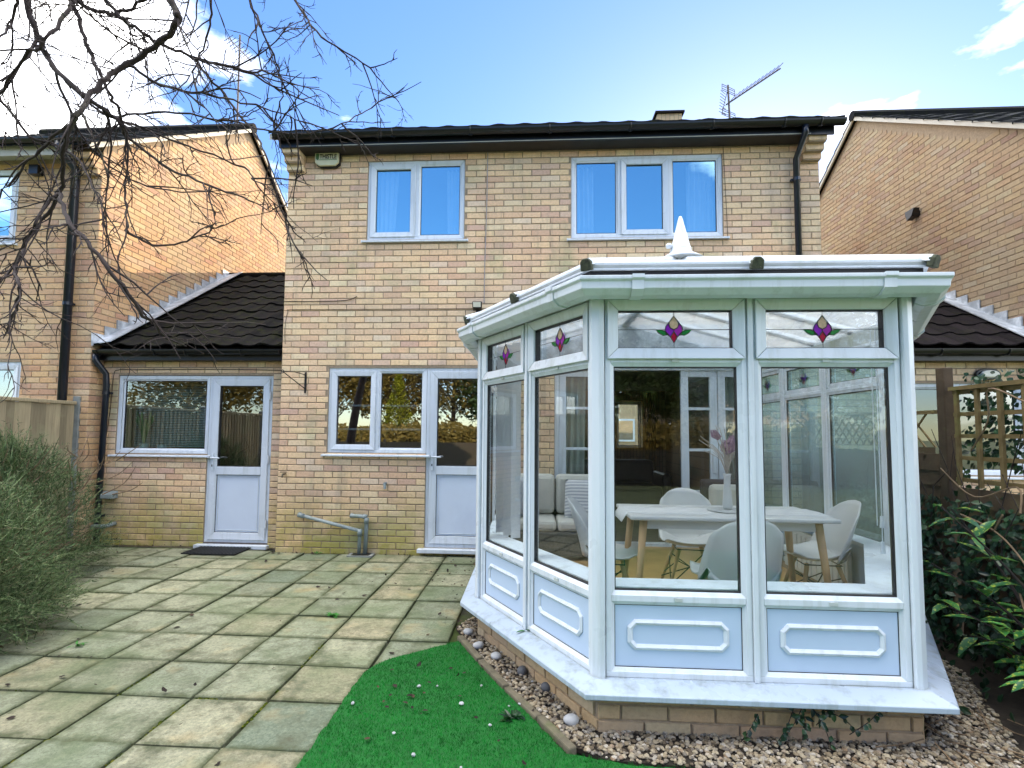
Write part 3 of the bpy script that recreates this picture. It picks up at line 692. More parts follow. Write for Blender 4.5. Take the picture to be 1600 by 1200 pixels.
downpipe(extL, [(-2.40, .01, 2.38), (-2.40, .01, 2.30), (-2.33, .10, 2.14), (-2.33, .12, 2.0), (-2.36, .13, .02)], .036, (1.9, .36))
extR = thing('side_extension', 'single-storey extension with plum pantile roof right of the conservatory', 'extension', (7.65, .2, 0))
FX = extension(HX + .002, 8.9, .2, extR, 'brick', 'tile_red', [(.75, 2.3, 1.0, 2.06)], 8.9, 120, -1)
upvc_window(extR, FX, .755, 2.295, 1.0, 2.06, [(.80, 1.5, False), (1.55, 2.25, False)], 'glass_ext')

# ------------------------------------------------------------------ neighbouring houses
def neighbour(root, gx, n, facade, roofx0, roofx1, zo, bmat='brick_n'):
    ln = 6.6
    sl = .65; ins = lambda y, w: w < min(zo + sl * y, zo + sl * (ln - y)) - .06
    if n > 0: G = Fr((gx, 0, 0), (0, 1, 0), (1, 0, 0)); inside = lambda u, w: ins(u, w)
    else: G = Fr((gx, ln, 0), (0, -1, 0), (-1, 0, 0)); inside = lambda u, w: ins(ln - u, w)
    gb = MB().prism(G, [(.014, -.1), (ln - .014, -.1), (ln - .014, zo), (ln/2, zo + sl*ln/2 - .01), (.014, zo)], -.22, -.008).build('gable_wall', 'mortar', root)
    parts = [(gb, lay(G, 0, ln, -.01, 97, (), inside))]
    if facade:
        F, u0, u1, ops = facade
        fw_ = wall_back(root, F, u0, u1 - .016, -.1, zo, ops); parts.append((fw_, lay(F, u0, u1, -.01, 65, ops)))
    finish_bricks(root, parts, bmat)
    tile_roof(root, roofx0, roofx1, -.30, zo - .17, sl, 3.3, pitch=.3)
    tile_roof(root, roofx0, roofx1, ln + .30, zo - .17, sl, 3.3, sign=-1)
    ve = roofx1 if n > 0 else roofx0
    for s in (0, 1):
        y0, y1 = (-.3, 3.3) if s == 0 else (ln + .3, 3.3)
        za, zb = zo - .22, zo - .22 + sl * 3.6
        x0, x1 = (ve - .045, ve - .015) if n > 0 else (ve + .015, ve + .045)
        MB().quadbox([(x0, y0, za - .01), (x1, y0, za - .01), (x1, y0, za + .06), (x0, y0, za + .06), (x0, y1, zb - .01), (x1, y1, zb - .01), (x1, y1, zb + .06), (x0, y1, zb + .06)]).build('bargeboard', 'barge', root)
    MB().tube([(roofx0, 3.3, zo - .15 + sl*3.6), (roofx1, 3.3, zo - .15 + sl*3.6)], .09, 8).build('ridge_tiles', 'tile_grey', root)
nL = thing('neighbour_house', 'neighbouring buff brick house at far left with a sunlit gable wall', 'house', (-4.5, 0, 0))
FN = Fr((-6.6, 0, 0), (1, 0, 0), (0, -1, 0))
opsN = [(1.8, 3.02, 3.82, 4.82), (2.0, 3.22, 1.2, 2.28)]
neighbour(nL, -2.45, 1, (FN, 0, 4.15, opsN), -6.7, -2.34, 5.10)
upvc_window(nL, FN, 1.8, 3.02, 3.82, 4.82, [(1.85, 2.38, False), (2.43, 2.97, True)], 'glass_up')
upvc_window(nL, FN, 2.0, 3.22, 1.2, 2.28, [(2.05, 2.58, False), (2.63, 3.17, True)], 'glass_lo')
MB().box(-6.6, -2.66, -.22, -.012, 4.90, 4.92).build('soffit', 'pale_soffit', nL)
MB().box(-6.6, -2.66, -.245, -.222, 4.83, 4.97).build('fascia', 'pale_soffit', nL)
half_gutter(nL, (-6.6, -.305, 5.0), (-2.42, -.305, 5.0), .058, 'black', [.3, .6, .93])
downpipe(nL, [(-2.75, -.305, 4.95), (-2.75, -.305, 4.88), (-2.74, -.07, 4.72), (-2.73, -.07, 0)], .05, (3.0,))
corbels(nL, 'brick_n', -2.665, -2.45, 4.67, 3)
MB().box(-6.6, -6.4, .0, 6.6, -.1, 5.0).build('side_wall', 'brick_side', nL); MB().box(-6.4, -2.7, 6.4, 6.6, -.1, 5.0).build('street_wall', 'brick_side', nL)
MB().box(-6.4, -2.7, .25, 6.4, 2.45, 2.6).build('upper_floor', 'room', nL)
nR = thing('neighbour_house', 'neighbouring brick house at far right with a shaded gable wall', 'house', (11, 0, 0))
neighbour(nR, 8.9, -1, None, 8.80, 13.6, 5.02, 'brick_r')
MB().box(8.92, 13.4, .02, .22, -.1, 4.95).build('garden_wall_face', 'brick_side', nR); MB().box(8.92, 13.4, 6.4, 6.6, -.1, 4.95).build('street_wall', 'brick_side', nR); MB().box(13.2, 13.4, .2, 6.4, -.1, 4.95).build('side_wall', 'brick_side', nR)
# boiler flue cowl on the right gable
cw = MB().tube([(8.9, 1.95, 4.82), (8.80, 1.95, 4.82)], .06, 10); cw.prism(Fr((8.84, 1.95, 4.82), (0, 1, 0), (-1, 0, 0)), [(-.09, .06), (.1, .06), (.07, -.08), (-.03, -.05)], -.03, .06)
tag(cw.build('wall_vent', 'black'), 'small black vent cowl on the shaded gable wall at right', 'vent')
tag(MB().box(-3.36, -3.24, -.09, -.005, 4.68, 4.80).build('alarm_siren', 'black'), 'small black box under the eaves of the far left house', 'siren')

# ------------------------------------------------------------------ ground, patio, lawn, gravel
gr = MB(); gr.quadbox([(-150, -150, -.5), (150, -150, -.5), (150, 150, -.5), (-150, 150, -.5), (-150, -150, -.06), (150, -150, -.06), (150, 150, -.06), (-150, 150, -.06)])
tag(gr.build('ground', 'ground'), kind='structure')
patio = tag(MB().box(-3.2, 2.95, -6.6, .24, -.075, -.026).build('patio', 'bed'), kind='structure')
def slab_mesh(i):
    r = random.Random(i); a = .2040; c = .008; j = lambda q: r.uniform(-q, q); v = []
    for z, ins in ((-.035, 0), (-.005, 0), (0, c)):
        for sx, sy in ((-1, -1), (1, -1), (1, 1), (-1, 1)):
            for t in (-.33, .33):   # extra points so that edges are not dead straight
                ex = (-sy, sx)
            v.append((sx * (a - ins) + j(.003), sy * (a - ins) + j(.003), z))
    f = [(8, 9, 10, 11)] + [(q+k, q+(k+1) % 4, q+4+(k+1) % 4, q+4+k) for q in (0, 4) for k in range(4)]
    me = bpy.data.meshes.new('paving_slab'); me.from_pydata(v, [], f); me.materials.append(M['slab']); return me
SL = [slab_mesh(i) for i in range(7)]; PS = .4235
for i in range(-9, 4):
    for j in range(-8, 8):
        cx, cy = 1.22 + PS * (i + .5), -2.9 + PS * (j + .5)
        if cx < -2.9 or cy > .2: continue
        if cx > 2.2 and cy < -2.8: continue
        if cx > 2.62: continue
        sy = 1.0
        if cy + PS/2 > .2: sy = .62; cy -= .07
        if cy > -.2 and cx > .05: sy = min(sy, (0 - (cy - PS/2)) / PS) if cy + PS/2 > .0 else 1; cy = cy if sy == 1 else (cy - PS/2 + sy * PS/2)
        if sy < .15: continue
        o = bpy.data.objects.new('paving_slab', random.choice(SL)); COL.objects.link(o); o.parent = patio
        o.location = (cx + uni(-.003, .003), cy + uni(-.003, .003), uni(-.006, .004)); o.rotation_euler = (uni(-.006, .006), uni(-.006, .006), random.randrange(4) * PI / 2 * (1 if sy == 1 else 0) + uni(-.008, .008)); o.scale = (1, sy, 1)
def inpoly(x, y, P):
    c = False
    for i in range(len(P)):
        (x1, y1), (x2, y2) = P[i], P[i-1]
        if (y1 > y) != (y2 > y) and x < (x2-x1)*(y-y1)/(y2-y1)+x1: c = not c
    return c
LAWN = [(2.07, -7.5), (2.055, -3.15), (2.065, -3.0), (2.095, -2.89), (2.15, -2.81), (2.24, -2.735), (2.36, -2.64), (2.48, -2.545), (2.57, -2.475), (2.80, -2.95), (3.03, -3.36), (3.22, -3.70), (3.5, -3.76), (4.2, -3.79), (5.0, -3.95), (5.6, -4.3), (5.6, -7.5)]
lw = []
for (x1, y1), (x2, y2) in zip(LAWN, LAWN[1:] + LAWN[:1]):
    k = max(1, int(math.hypot(x2 - x1, y2 - y1) / .035))
    for i in range(k): lw.append((x1 + (x2 - x1) * i / k + uni(-.006, .006), y1 + (y2 - y1) * i / k + uni(-.006, .006)))
LAWN = lw
ln_ = MB(); b0 = len(LAWN); ln_.v = [Vector((x, y, -.01)) for x, y in LAWN] + [Vector((x, y, .010)) for x, y in LAWN]
ln_.f = [tuple(range(b0, 2*b0))] + [(i, (i+1) % b0, b0 + (i+1) % b0, b0 + i) for i in range(b0)]
lawn = tag(ln_.build('lawn', 'turfbase'), kind='structure')
bl = MB(); n = 0
while n < 62000:
    x, y = uni(2.0, 4.6), uni(-4.75, -2.44)
    if y < -4.2 and rnd() < .5: continue
    if not inpoly(x, y, LAWN): continue
    n += 1; h = uni(.008, .019); a = uni(0, 2*PI); w = .0011; le = uni(.004, .016); d = uni(0, 2*PI); k = len(bl.v)
    ca, sa = math.cos(a) * w, math.sin(a) * w
    bl.v += [Vector((x - ca, y - sa, .009)), Vector((x + ca, y + sa, .009)), Vector((x + math.cos(d) * le, y + math.sin(d) * le, .009 + h))]
    bl.f.append((k, k+1, k+2))
tag(bl.build('artificial_grass', 'turf', recalc=False), 'bright green artificial grass in front of the gravel strip', 'grass', kind='stuff')
GRAV = [(2.50, -2.20), (2.60, -2.02), (2.70, -1.9), (2.75, -2.3), (3.42, -3.45), (4.95, -3.45), (5.6, -2.4), (5.75, -2.6), (5.2, -3.75), (5.0, -3.9), (4.2, -3.76), (3.4, -3.72), (3.24, -3.62), (2.98, -3.2), (2.72, -2.7)]
gb_ = MB(); b0 = len(GRAV); gb_.v = [Vector((x, y, -.02)) for x, y in GRAV] + [Vector((x, y, .002)) for x, y in GRAV]
gb_.f = [tuple(range(b0, 2*b0))] + [(i, (i+1) % b0, b0 + (i+1) % b0, b0 + i) for i in range(b0)]
tag(gb_.build('gravel_bed', 'soil'), kind='structure')
def stone(mb, c, r, sq=.65):
    ph = rnd() * 6; q = []
    t = (1 + 5 ** .5) / 2
    ico = [(-1, t, 0), (1, t, 0), (-1, -t, 0), (1, -t, 0), (0, -1, t), (0, 1, t), (0, -1, -t), (0, 1, -t), (t, 0, -1), (t, 0, 1), (-t, 0, -1), (-t, 0, 1)]
    fa = [(0, 11, 5), (0, 5, 1), (0, 1, 7), (0, 7, 10), (0, 10, 11), (1, 5, 9), (5, 11, 4), (11, 10, 2), (10, 7, 6), (7, 1, 8), (3, 9, 4), (3, 4, 2), (3, 2, 6), (3, 6, 8), (3, 8, 9), (4, 9, 5), (2, 4, 11), (6, 2, 10), (8, 6, 7), (9, 8, 1)]
    k = len(mb.v); sx = uni(.75, 1.35)
    for x, y, z in ico:
        f = r / 1.9 * uni(.85, 1.15); X, Y = x * f * sx, y * f
        mb.v.append(Vector((c[0] + X * math.cos(ph) - Y * math.sin(ph), c[1] + X * math.sin(ph) + Y * math.cos(ph), c[2] + z * f * sq)))
    mb.f += [tuple(k + i for i in f) for f in fa]
gv = MB(); n = 0
while n < 5200:
    x, y = uni(2.48, 5.7), uni(-3.95, -1.9)
    if not inpoly(x, y, GRAV): continue
    n += 1; r = uni(.006, .015); stone(gv, (x, y, .002 + rnd() * .012), r)
tag(gv.build('gravel', 'gravel', recalc=False), 'mixed buff gravel strip round the conservatory plinth', 'gravel', kind='stuff')
ED = [(2.56, -2.44), (2.74, -2.80), (2.92, -3.13), (3.10, -3.43), (3.25, -3.70)]
for i, (a, b) in enumerate(zip(ED, ED[1:])):
    a, b = Vector((*a, 0)), Vector((*b, 0)); U = (b - a).normalized(); m = MB().fb(Fr(a, U, (U.y, -U.x, 0)), .006, (b - a).length - .006, -.03, .028 + uni(0, .012), -.022, .022)
    tag(m.build('edging_stone', 'edging', bevel=.008), ['weathered edging stone nearest the patio corner', 'weathered edging stone second from the patio corner', 'weathered edging stone second from the lawn front', 'weathered edging stone nearest the camera beside the lawn'][i], 'edging', 'edging stones between lawn and gravel')
CB = [(2.611, -2.355, .052, 'pebble_w', 'pale rounded cobble nearest the patio end of the gravel'), (2.708, -2.589, .05, 'pebble_w', 'white cobble second from the patio end of the gravel'), (2.835, -2.745, .05, 'pebble_w', 'white cobble third from the patio end of the gravel'), (3.005, -2.933, .06, 'pebble_g', 'dark grey cobble in the middle of the gravel strip'), (3.141, -3.123, .052, 'pebble_g', 'upright grey cobble against the left plinth'), (3.256, -3.448, .058, 'pebble_w', 'angular pale stone nearest the camera in the gravel')]
for x, y, r, mt, lb in CB:
    m = MB(); stone(m, (x, y, .026), r * .84, .75); o = m.build('cobble', mt, smooth=True); tag(o, lb, 'stone', 'cobbles on the gravel'); o.rotation_euler = (0, 0, 0)
    md = o.modifiers.new('round', 'SUBSURF'); md.levels = md.render_levels = 2

# ------------------------------------------------------------------ the conservatory
CP = [(2.67, 0.0), (2.67, -2.32), (3.38, -3.50), (4.90, -3.50), (5.61, -2.32), (5.61, 0.0)]
con = thing('conservatory', 'white framed hexagonal-fronted conservatory with stained glass top lights', 'conservatory', (4.14, -1.7, 0))
def mitres(P):
    out = []
    for i, p in enumerate(P):
        ns = []
        for a, b in ((i-1, i), (i, i+1)):
            if a < 0 or b >= len(P): continue
            u = (Vector(P[b]) - Vector(P[a])).normalized(); ns.append(Vector((u.y, -u.x)))
        if len(ns) == 1: m = ns[0]
        else: m = (ns[0] + ns[1]) / (1 + ns[0].dot(ns[1]))
        out.append(((p[0], p[1]), (m.x, m.y)))
    return out
PATH = mitres(CP); PATH = [((PATH[0][0][0], -.012), PATH[0][1])] + PATH[1:5] + [((PATH[5][0][0], -.012), PATH[5][1])]
def facet(i):
    a, b = Vector((*CP[i], 0)), Vector((*CP[i+1], 0)); u = (b - a).normalized()
    return Fr(a, u, (u.y, -u.x, 0)), (b - a).length
pl_ = MB().sweep([(-.10, -.08), (-.012, -.08), (-.012, .215), (-.10, .215)], PATH).build('plinth', 'mortar', con)
ps = []
for i in range(5):
    F, L = facet(i); ps += lay(F, 0, L, -.012, 3, start=i % 2)
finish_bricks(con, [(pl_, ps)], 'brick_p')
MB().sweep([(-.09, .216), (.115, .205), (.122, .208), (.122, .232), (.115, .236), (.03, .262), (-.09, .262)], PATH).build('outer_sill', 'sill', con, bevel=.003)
MB().sweep([(-.21, .655), (-.05, .655), (-.05, .682), (-.21, .682)], PATH).build('inner_sill', 'upvc', con)
MB().sweep([(-.055, 2.135), (.02, 2.135), (.03, 2.235), (-.055, 2.235)], PATH).build('eaves_beam', 'upvc_old', con)
GP = [(.035, 2.198), (.04, 2.13), (.075, 2.112), (.125, 2.118), (.158, 2.145), (.160, 2.178), (.172, 2.188), (.172, 2.206), (.160, 2.206), (.150, 2.15), (.12, 2.128), (.075, 2.122), (.05, 2.14), (.045, 2.198)]
gut = MB().sweep(GP, PATH).build('gutter', 'upvc', con, bevel=.003)
for i in range(5):
    F, L = facet(i)
    for t in ((.18, L - .18) if i in (1, 2, 3) else (.3, L - .3)):
        u = t; MB().sweep([(a + (.006 if a > .06 else 0) * (1 if a > .06 else 0), z - .006 if z < 2.15 else z + .004) for a, z in GP], [((F(u - .028, 0).x, F(u - .028, 0).y), (F.N.x, F.N.y)), ((F(u + .028, 0).x, F(u + .028, 0).y), (F.N.x, F.N.y))]).build('gutter_union', 'upvc', gut)
# corner posts
for i in range(1, 5):
    (x, y), (mx_, my_) = PATH[i]; m = MB(); m2 = Vector((mx_, my_)); pts = []
    Fa, La = facet(i - 1); Fb, Lb = facet(i)
    A = Fa(La - .040, 0, .004); B = Fb(.040, 0, .004); A2 = Fa(La - .040, 0, -.065); B2 = Fb(.040, 0, -.065)
    o1 = Fa(La - .012, 0, .020); o2 = Fb(.012, 0, .020); a1 = Fa(La - .036, 0, .018); b1 = Fb(.036, 0, .018)
    ring = [A, a1, o1, o2, b1, B, B2, A2]
    m.v = [Vector((p.x, p.y, .258)) for p in ring] + [Vector((p.x, p.y, 2.14)) for p in ring]; k = len(ring)
    m.f = [tuple(range(k)), tuple(range(2*k - 1, k - 1, -1))] + [(j, (j+1) % k, k + (j+1) % k, k + j) for j in range(k)]
    m.build('corner_post', 'upvc', con, bevel=.005)
def motif(F, uc, wc, s, o, d0=-.030, d1=-.022):
    leafp = lambda sg: [(uc + sg * s * a, wc + s * b) for a, b in ((.28, -.20), (.45, -.02), (.70, .09), (1.02, .10), (.85, -.10), (.60, -.24))]
    for sg in (-1, 1): MB().prism(F, leafp(sg), d0, d1).build('stained_leaf', 'st_green', o)
    P = lambda q: [(uc + s * a, wc + s * b) for a, b in q]
    MB().prism(F, P([(0, .86), (-.20, .58), (-.26, .40), (-.20, .22), (0, .13), (.20, .22), (.26, .40), (.20, .58)]), d0, d1).build('stained_bud', 'st_peach', o)
    MB().prism(F, P([(-.26, .55), (-.46, .30), (-.50, .08), (-.42, -.14), (-.22, -.30), (0, .02), (-.02, .12), (-.22, .22), (-.28, .40)]), d0, d1).build('stained_petal', 'st_purple', o)
    MB().prism(F, P([(.26, .55), (.46, .30), (.50, .08), (.42, -.14), (.22, -.30), (0, .02), (.02, .12), (.22, .22), (.28, .40)]), d0, d1).build('stained_petal', 'st_violet', o)
    MB().prism(F, P([(0, -.02), (-.20, -.32), (0, -.66), (.20, -.32)]), d0, d1).build('stained_tip', 'st_red', o)
    c = MB()
    def line(q, w=.0028):
        pts = [F(uc + s * a, wc + s * b, d1 + .001) for a, b in q]; c.tube(pts, w, 4)
    line([(0, .90), (-.26, .55), (-.47, .28), (-.50, .06), (-.42, -.15), (-.2, -.32), (0, -.68), (.2, -.32), (.42, -.15), (.50, .06), (.47, .28), (.26, .55), (0, .90)])
    line([(-.26, .55), (-.27, .38), (-.2, .21), (0, .11), (.2, .21), (.27, .38), (.26, .55)]); line([(0, .11), (0, 0), (-.2, -.32)]); line([(0, 0), (.2, -.32)])
    for sg in (-1, 1): line([(sg * .28, -.2), (sg * .45, -.02), (sg * .7, .09), (sg * 1.02, .1), (sg * .85, -.1), (sg * .6, -.24), (sg * .28, -.2)], .002)
    return c, line
def module(F, u0, u1, stained=True, gm='glass_con', vent=False):
    w0, w1 = .262, 2.137
    m = MB().ring(F, u0, u1, w0, w1, .028, -.06, 0)
    m.fb(F, u0 + .028, u1 - .028, .622, .655, -.058, -.002); m.fb(F, u0 + .028, u1 - .028, 1.805, 1.835, -.058, -.002)
    o = m.build('window', 'upvc', con, bevel=.003)
    a, b = u0 + .026, u1 - .026
    # top light: a proud mitred sash with a leaded pane
    s = MB().mitre(F, a - .014, b + .014, 1.824, 2.128, .055, -.05, .016, .004).build('top_light', 'upvc', o, bevel=.004)
    g0, g1, h0, h1 = a + .040, b - .040, 1.880, 2.073
    MB().mitre(F, g0 - .003, g1 + .003, h0 - .003, h1 + .003, .006, -.045, -.008).build('gasket', 'gasket', o)
    MB().fb(F, g0, g1, h0, h1, -.036, -.031).build('leaded_pane', gm, o)
    if stained:
        uc, wc = (g0 + g1) / 2, (h0 + h1) / 2 - .008; c, line = motif(F, uc, wc, .088, o)
        line([((g0 - uc) / .088, .10), (-.47, .10)], .0018); line([(.47, .10), ((g1 - uc) / .088, .10)], .0018); line([(0, .9), (0, (h1 - wc) / .088)], .0018); line([(0, -.68), (0, (h0 - wc) / .088)], .0018)
        c.build('lead_lines', 'leadcame', o)
    # main pane
    MB().mitre(F, a, b, .653, 1.807, .02, -.05, -.004, -.018).build('glazing_bead', 'upvc', o)
    MB().mitre(F, a + .019, b - .019, .672, 1.788, .006, -.045, -.019).build('gasket', 'gasket', o)
    MB().fb(F, a + .017, b - .017, .670, 1.790, -.036, -.028).build('pane', gm, o)
    # lower panel with raised octagonal moulding
    MB().mitre(F, a, b, .288, .624, .018, -.05, -.004, -.016).build('glazing_bead', 'upvc', o)
    MB().mitre(F, a + .016, b - .016, .304, .608, .005, -.045, -.017).build('gasket', 'gasket', o)
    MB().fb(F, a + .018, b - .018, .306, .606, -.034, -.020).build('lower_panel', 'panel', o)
    uc, wc = (a + b) / 2, .462; hw, hh, ct = (b - a) * .375, .072, .034
    oct_ = lambda k: [(uc - hw + k, wc - hh + ct + k*.4), (uc - hw + ct + k*.4, wc - hh + k), (uc + hw - ct - k*.4, wc - hh + k), (uc + hw - k, wc - hh + ct + k*.4), (uc + hw - k, wc + hh - ct - k*.4), (uc + hw - ct - k*.4, wc + hh - k), (uc - hw + ct + k*.4, wc + hh - k), (uc - hw + k, wc + hh - ct - k*.4)]
    mo = MB(); A, B2, C2 = oct_(0), oct_(.013), oct_(.026)
    for k in range(8):
        j = (k + 1) % 8
        mo.quadbox([F(*A[k], -.0215), F(*A[j], -.0215), F(*B2[j], -.0215), F(*B2[k], -.0215), F(*A[k], -.014), F(*A[j], -.014), F(*B2[j], -.007), F(*B2[k], -.007)])
        mo.quadbox([F(*B2[k], -.0215), F(*B2[j], -.0215), F(*C2[j], -.0215), F(*C2[k], -.0215), F(*B2[k], -.0085), F(*B2[j], -.0085), F(*C2[j], -.016), F(*C2[k], -.016)])
    mo.build('panel_moulding', 'upvc', o)
    for w in (.638, 1.816): MB().fb(F, uc - .018, uc + .018, w - .008, w + .008, -.001, .005).build('drain_cover', 'upvc_old', o)
    return o
for i, n in ((0, 3), (1, 2), (2, 2), (3, 2), (4, 3)):
    F, L = facet(i); e = .043; st = (L - 2 * e) / n
    for k in range(n):
        u0, u1 = e + k * st + (.014 if k else 0), e + (k + 1) * st - (.014 if k < n - 1 else 0)
        module(F, u0, u1, gm='glass_teal' if i == 4 else 'glass_con')
        if k: MB().fb(F, e + k * st - .0135, e + k * st + .0135, .262, 2.137, -.06, .012).build('mullion', 'upvc', con, bevel=.004)
MB().sweep([(-.065, .258), (-.055, .258), (-.055, .66), (-.065, .66)], PATH).build('inner_lining', 'panel', con)
# roof
HB = Vector((4.14, -2.30, 2.70)); H2 = Vector((4.14, -.02, 2.70))
EV = [Vector((PATH[i][0][0] + PATH[i][1][0] * .085, PATH[i][0][1] + PATH[i][1][1] * .085, 2.262)) for i in range(6)]
def rpanel(*q):
    m = MB(); k = len(q); nrm = (q[1] - q[0]).cross(q[2] - q[0]).normalized()
    if nrm.z < 0: nrm = -nrm
    m.v = [Vector(p) for p in q] + [Vector(p) + nrm * .02 for p in q]
    m.f = [tuple(range(k)), tuple(range(k, 2*k))] + [(j, (j+1) % k, k + (j+1) % k, k + j) for j in range(k)]
    m.build('roof_panel', 'roofglass', con)
mid = lambda a, b, t=.5: a + (b - a) * t
for i in (1, 2, 3):
    rpanel(EV[i], mid(EV[i], EV[i+1]), HB); rpanel(mid(EV[i], EV[i+1]), EV[i+1], HB)
for i, j in ((0, 1), (5, 4)):
    for k in range(4): rpanel(mid(EV[i], EV[j], k/4), mid(EV[i], EV[j], (k+1)/4), mid(H2, HB, (k+1)/4), mid(H2, HB, k/4))
bars = [(EV[i], HB) for i in (1, 2, 3, 4)] + [(mid(EV[i], EV[i+1]), HB) for i in (1, 2, 3)] + [(mid(EV[i], EV[j], k/4), mid(H2, HB, k/4)) for i, j in ((0, 1), (5, 4)) for k in (1, 2, 3)]
for a, b in bars:
    d = (b - a); u = d.normalized(); sd = u.cross(Z).normalized(); nn = sd.cross(u); a2 = a - u * .012
    m = MB(); c = []
    for p, sc_ in ((a2 + nn * .021, 1), (b + nn * .021, .8)):
        for x, h in ((-.030, 0), (.030, 0), (.026, .020), (.012, .032), (-.012, .032), (-.026, .020)): c.append(p + sd * x * sc_ + nn * h)
    m.v = c; m.f = [(0, 1, 2, 3, 4, 5), (11, 10, 9, 8, 7, 6)] + [(k, (k+1) % 6, 6 + (k+1) % 6, 6 + k) for k in range(6)]
    bo = m.build('glazing_bar', 'upvc', con)
    e = MB(); q = a2 - u * .02 + nn * .012
    e.v = [q + sd * x * .95 + nn * h * 1.0 for x, h in ((-.032, -.02), (.032, -.02), (.03, .025), (.014, .04), (-.014, .04), (-.03, .025))]
    e.v += [v + u * .032 for v in e.v]; e.f = [(0, 1, 2, 3, 4, 5), (11, 10, 9, 8, 7, 6)] + [(k, (k+1) % 6, 6 + (k+1) % 6, 6 + k) for k in range(6)]
    e.build('bar_end_cap', 'mossy', bo, bevel=.006)
MB().sweep([(.050, 2.258), (.086, 2.258), (.088, 2.292), (.082, 2.306), (.050, 2.303)], PATH).build('panel_edge_trim', 'upvc', con)
MB().sweep([(.030, 2.200), (.066, 2.200), (.066, 2.2575), (.030, 2.2575)], PATH).build('eaves_gap_shade', 'gasket', con)  # dark strip added as the shade in the gap between trim and gutter
MB().box(4.14 - .05, 4.14 + .05, HB.y, -.02, 2.70, 2.775).build('ridge_capping', 'upvc', con, bevel=.015)
MB().box(2.60, 5.68, -.035, -.008, 2.24, 2.72).build('wall_capping', 'lead', con)
fn = MB().lathe([(.19, 2.70), (.12, 2.745), (.082, 2.768), (.074, 2.79), (.074, 2.806), (.068, 2.812), (.040, 2.93), (.018, 3.02), (.010, 3.045), (.003, 3.05)], (4.14, HB.y - .03, 0), 20).build('finial', 'upvc', con, smooth=True)
MB().lathe([(.004, 0), (.020, .005), (.024, .02), (.018, .034), (.004, .04)], (4.05, HB.y - .05, 2.80), 10).build('finial_scroll', 'upvc', fn)
fl_ = MB(); poly = [(p[0][0] - p[1][0] * .06, p[0][1] - p[1][1] * .06) for p in PATH]; k = len(poly)
fl_.v = [Vector((x, y, .1)) for x, y in poly] + [Vector((x, y, .16)) for x, y in poly]; fl_.f = [tuple(range(k)), tuple(range(k, 2*k))] + [(j, (j+1) % k, k + (j+1) % k, k + j) for j in range(k)]
fl_.build('laminate_floor', 'floor', con)
MB().box(HX - .3, HX - .25, -5, -4, -1, -.9)

# ------------------------------------------------------------------ inside the conservatory and the rooms
def shell_chair(name, label, x, y, z, rz, seat_mat='shell'):
    t = thing(name, label, 'chair', (x, y, z), 'white shell chairs round the table', rz)
    def surf(s, q, off):
        # s: 0 front lip .. 1 top of the back; q: -1..1 across. Chair faces +y here (back at -y)
        if s < .5:
            k = s / .5; yy = .22 - .40 * k; zz = .43 - .035 * math.sin(PI * k * .9) + (.012 if k < .1 else 0); hw = .20 + .035 * math.sin(PI * k); lift = .03 + .10 * k * k
        else:
            k = (s - .5) / .5; yy = -.18 - .11 * k ** 1.2; zz = .42 + .40 * k; hw = .235 - .055 * k ** 2; lift = .0
        c = abs(q) ** 2.4
        if s < .5: zz += c * lift; 
        else: yy += c * (.14 * (1 - k) + .05 * k)
        if s > .9: hw *= 1 - (s - .9) * 2.4
        zz -= (.035 * c * max(0, s - .85) / .15)
        return Vector((hw * q, yy - off * .0, zz + off))
    m = MB().grid(lambda a, b: surf(a, b * 2 - 1, 0), 22, 14)
    o = m.build('shell', seat_mat, t, smooth=True, local=True)
    md = o.modifiers.new('thick', 'SOLIDIFY'); md.thickness = .008
    for sx in (-1, 1):
        for sy in (-1, 1):
            MB().tube([(sx * .10, sy * .10 + .0, .385), (sx * .215, sy * .20, 0)], [.016, .010], 10).build('leg', 'wood' if seat_mat == 'shell' else 'dwood', t, smooth=True, local=True)
    w = MB()
    for a, b in (((-.13, -.12, .30), (.20, .17, .10)), ((.13, -.12, .30), (-.20, .17, .10)), ((-.13, .12, .30), (.20, -.17, .10)), ((.13, .12, .30), (-.20, -.17, .10)), ((-.14, -.13, .28), (-.18, .18, .13)), ((-.14, .13, .28), (-.18, -.18, .13)), ((.14, -.13, .28), (.18, .18, .13)), ((.14, .13, .28), (.18, -.18, .13)), ((-.12, -.12, .38), (.12, -.12, .38)), ((-.12, .12, .38), (.12, .12, .38)), ((-.12, -.12, .38), (-.12, .12, .38)), ((.12, -.12, .38), (.12, .12, .38))): w.tube([a, b], .0045, 5)
    w.build('wire_brace', 'wire', t, local=True)
    return t
FZ = .16
shell_chair('shell_chair', 'white shell chair nearest the glass, its back to the garden', 4.27, -2.90, FZ, 0)
shell_chair('shell_chair', 'white shell chair on the house side of the table', 4.33, -1.80, FZ, PI * .97)
shell_chair('shell_chair', 'white shell chair at the left end of the table', 3.60, -2.30, FZ, -PI/2 * 1.1)
shell_chair('shell_chair', 'white shell chair at the right end of the table by the radiator', 5.10, -2.20, FZ, PI/2 * .95)
tb = thing('dining_table', 'white-topped dining table with splayed beech legs in the conservatory', 'table', (4.36, -2.38, FZ))
MB().box(3.70, 5.02, -2.68, -2.08, .885, .912).build('tabletop', 'table', tb, bevel=.008)
MB().ring(Fr((3.80, -2.60, 0), (1, 0, 0), (0, -1, 0)), 0, 1.12, .83, .884, .0, 0, .01)
MB().box(3.82, 4.90, -2.60, -2.57, .82, .884).build('apron', 'table', tb); MB().box(3.82, 4.90, -2.19, -2.16, .82, .884).build('apron', 'table', tb)
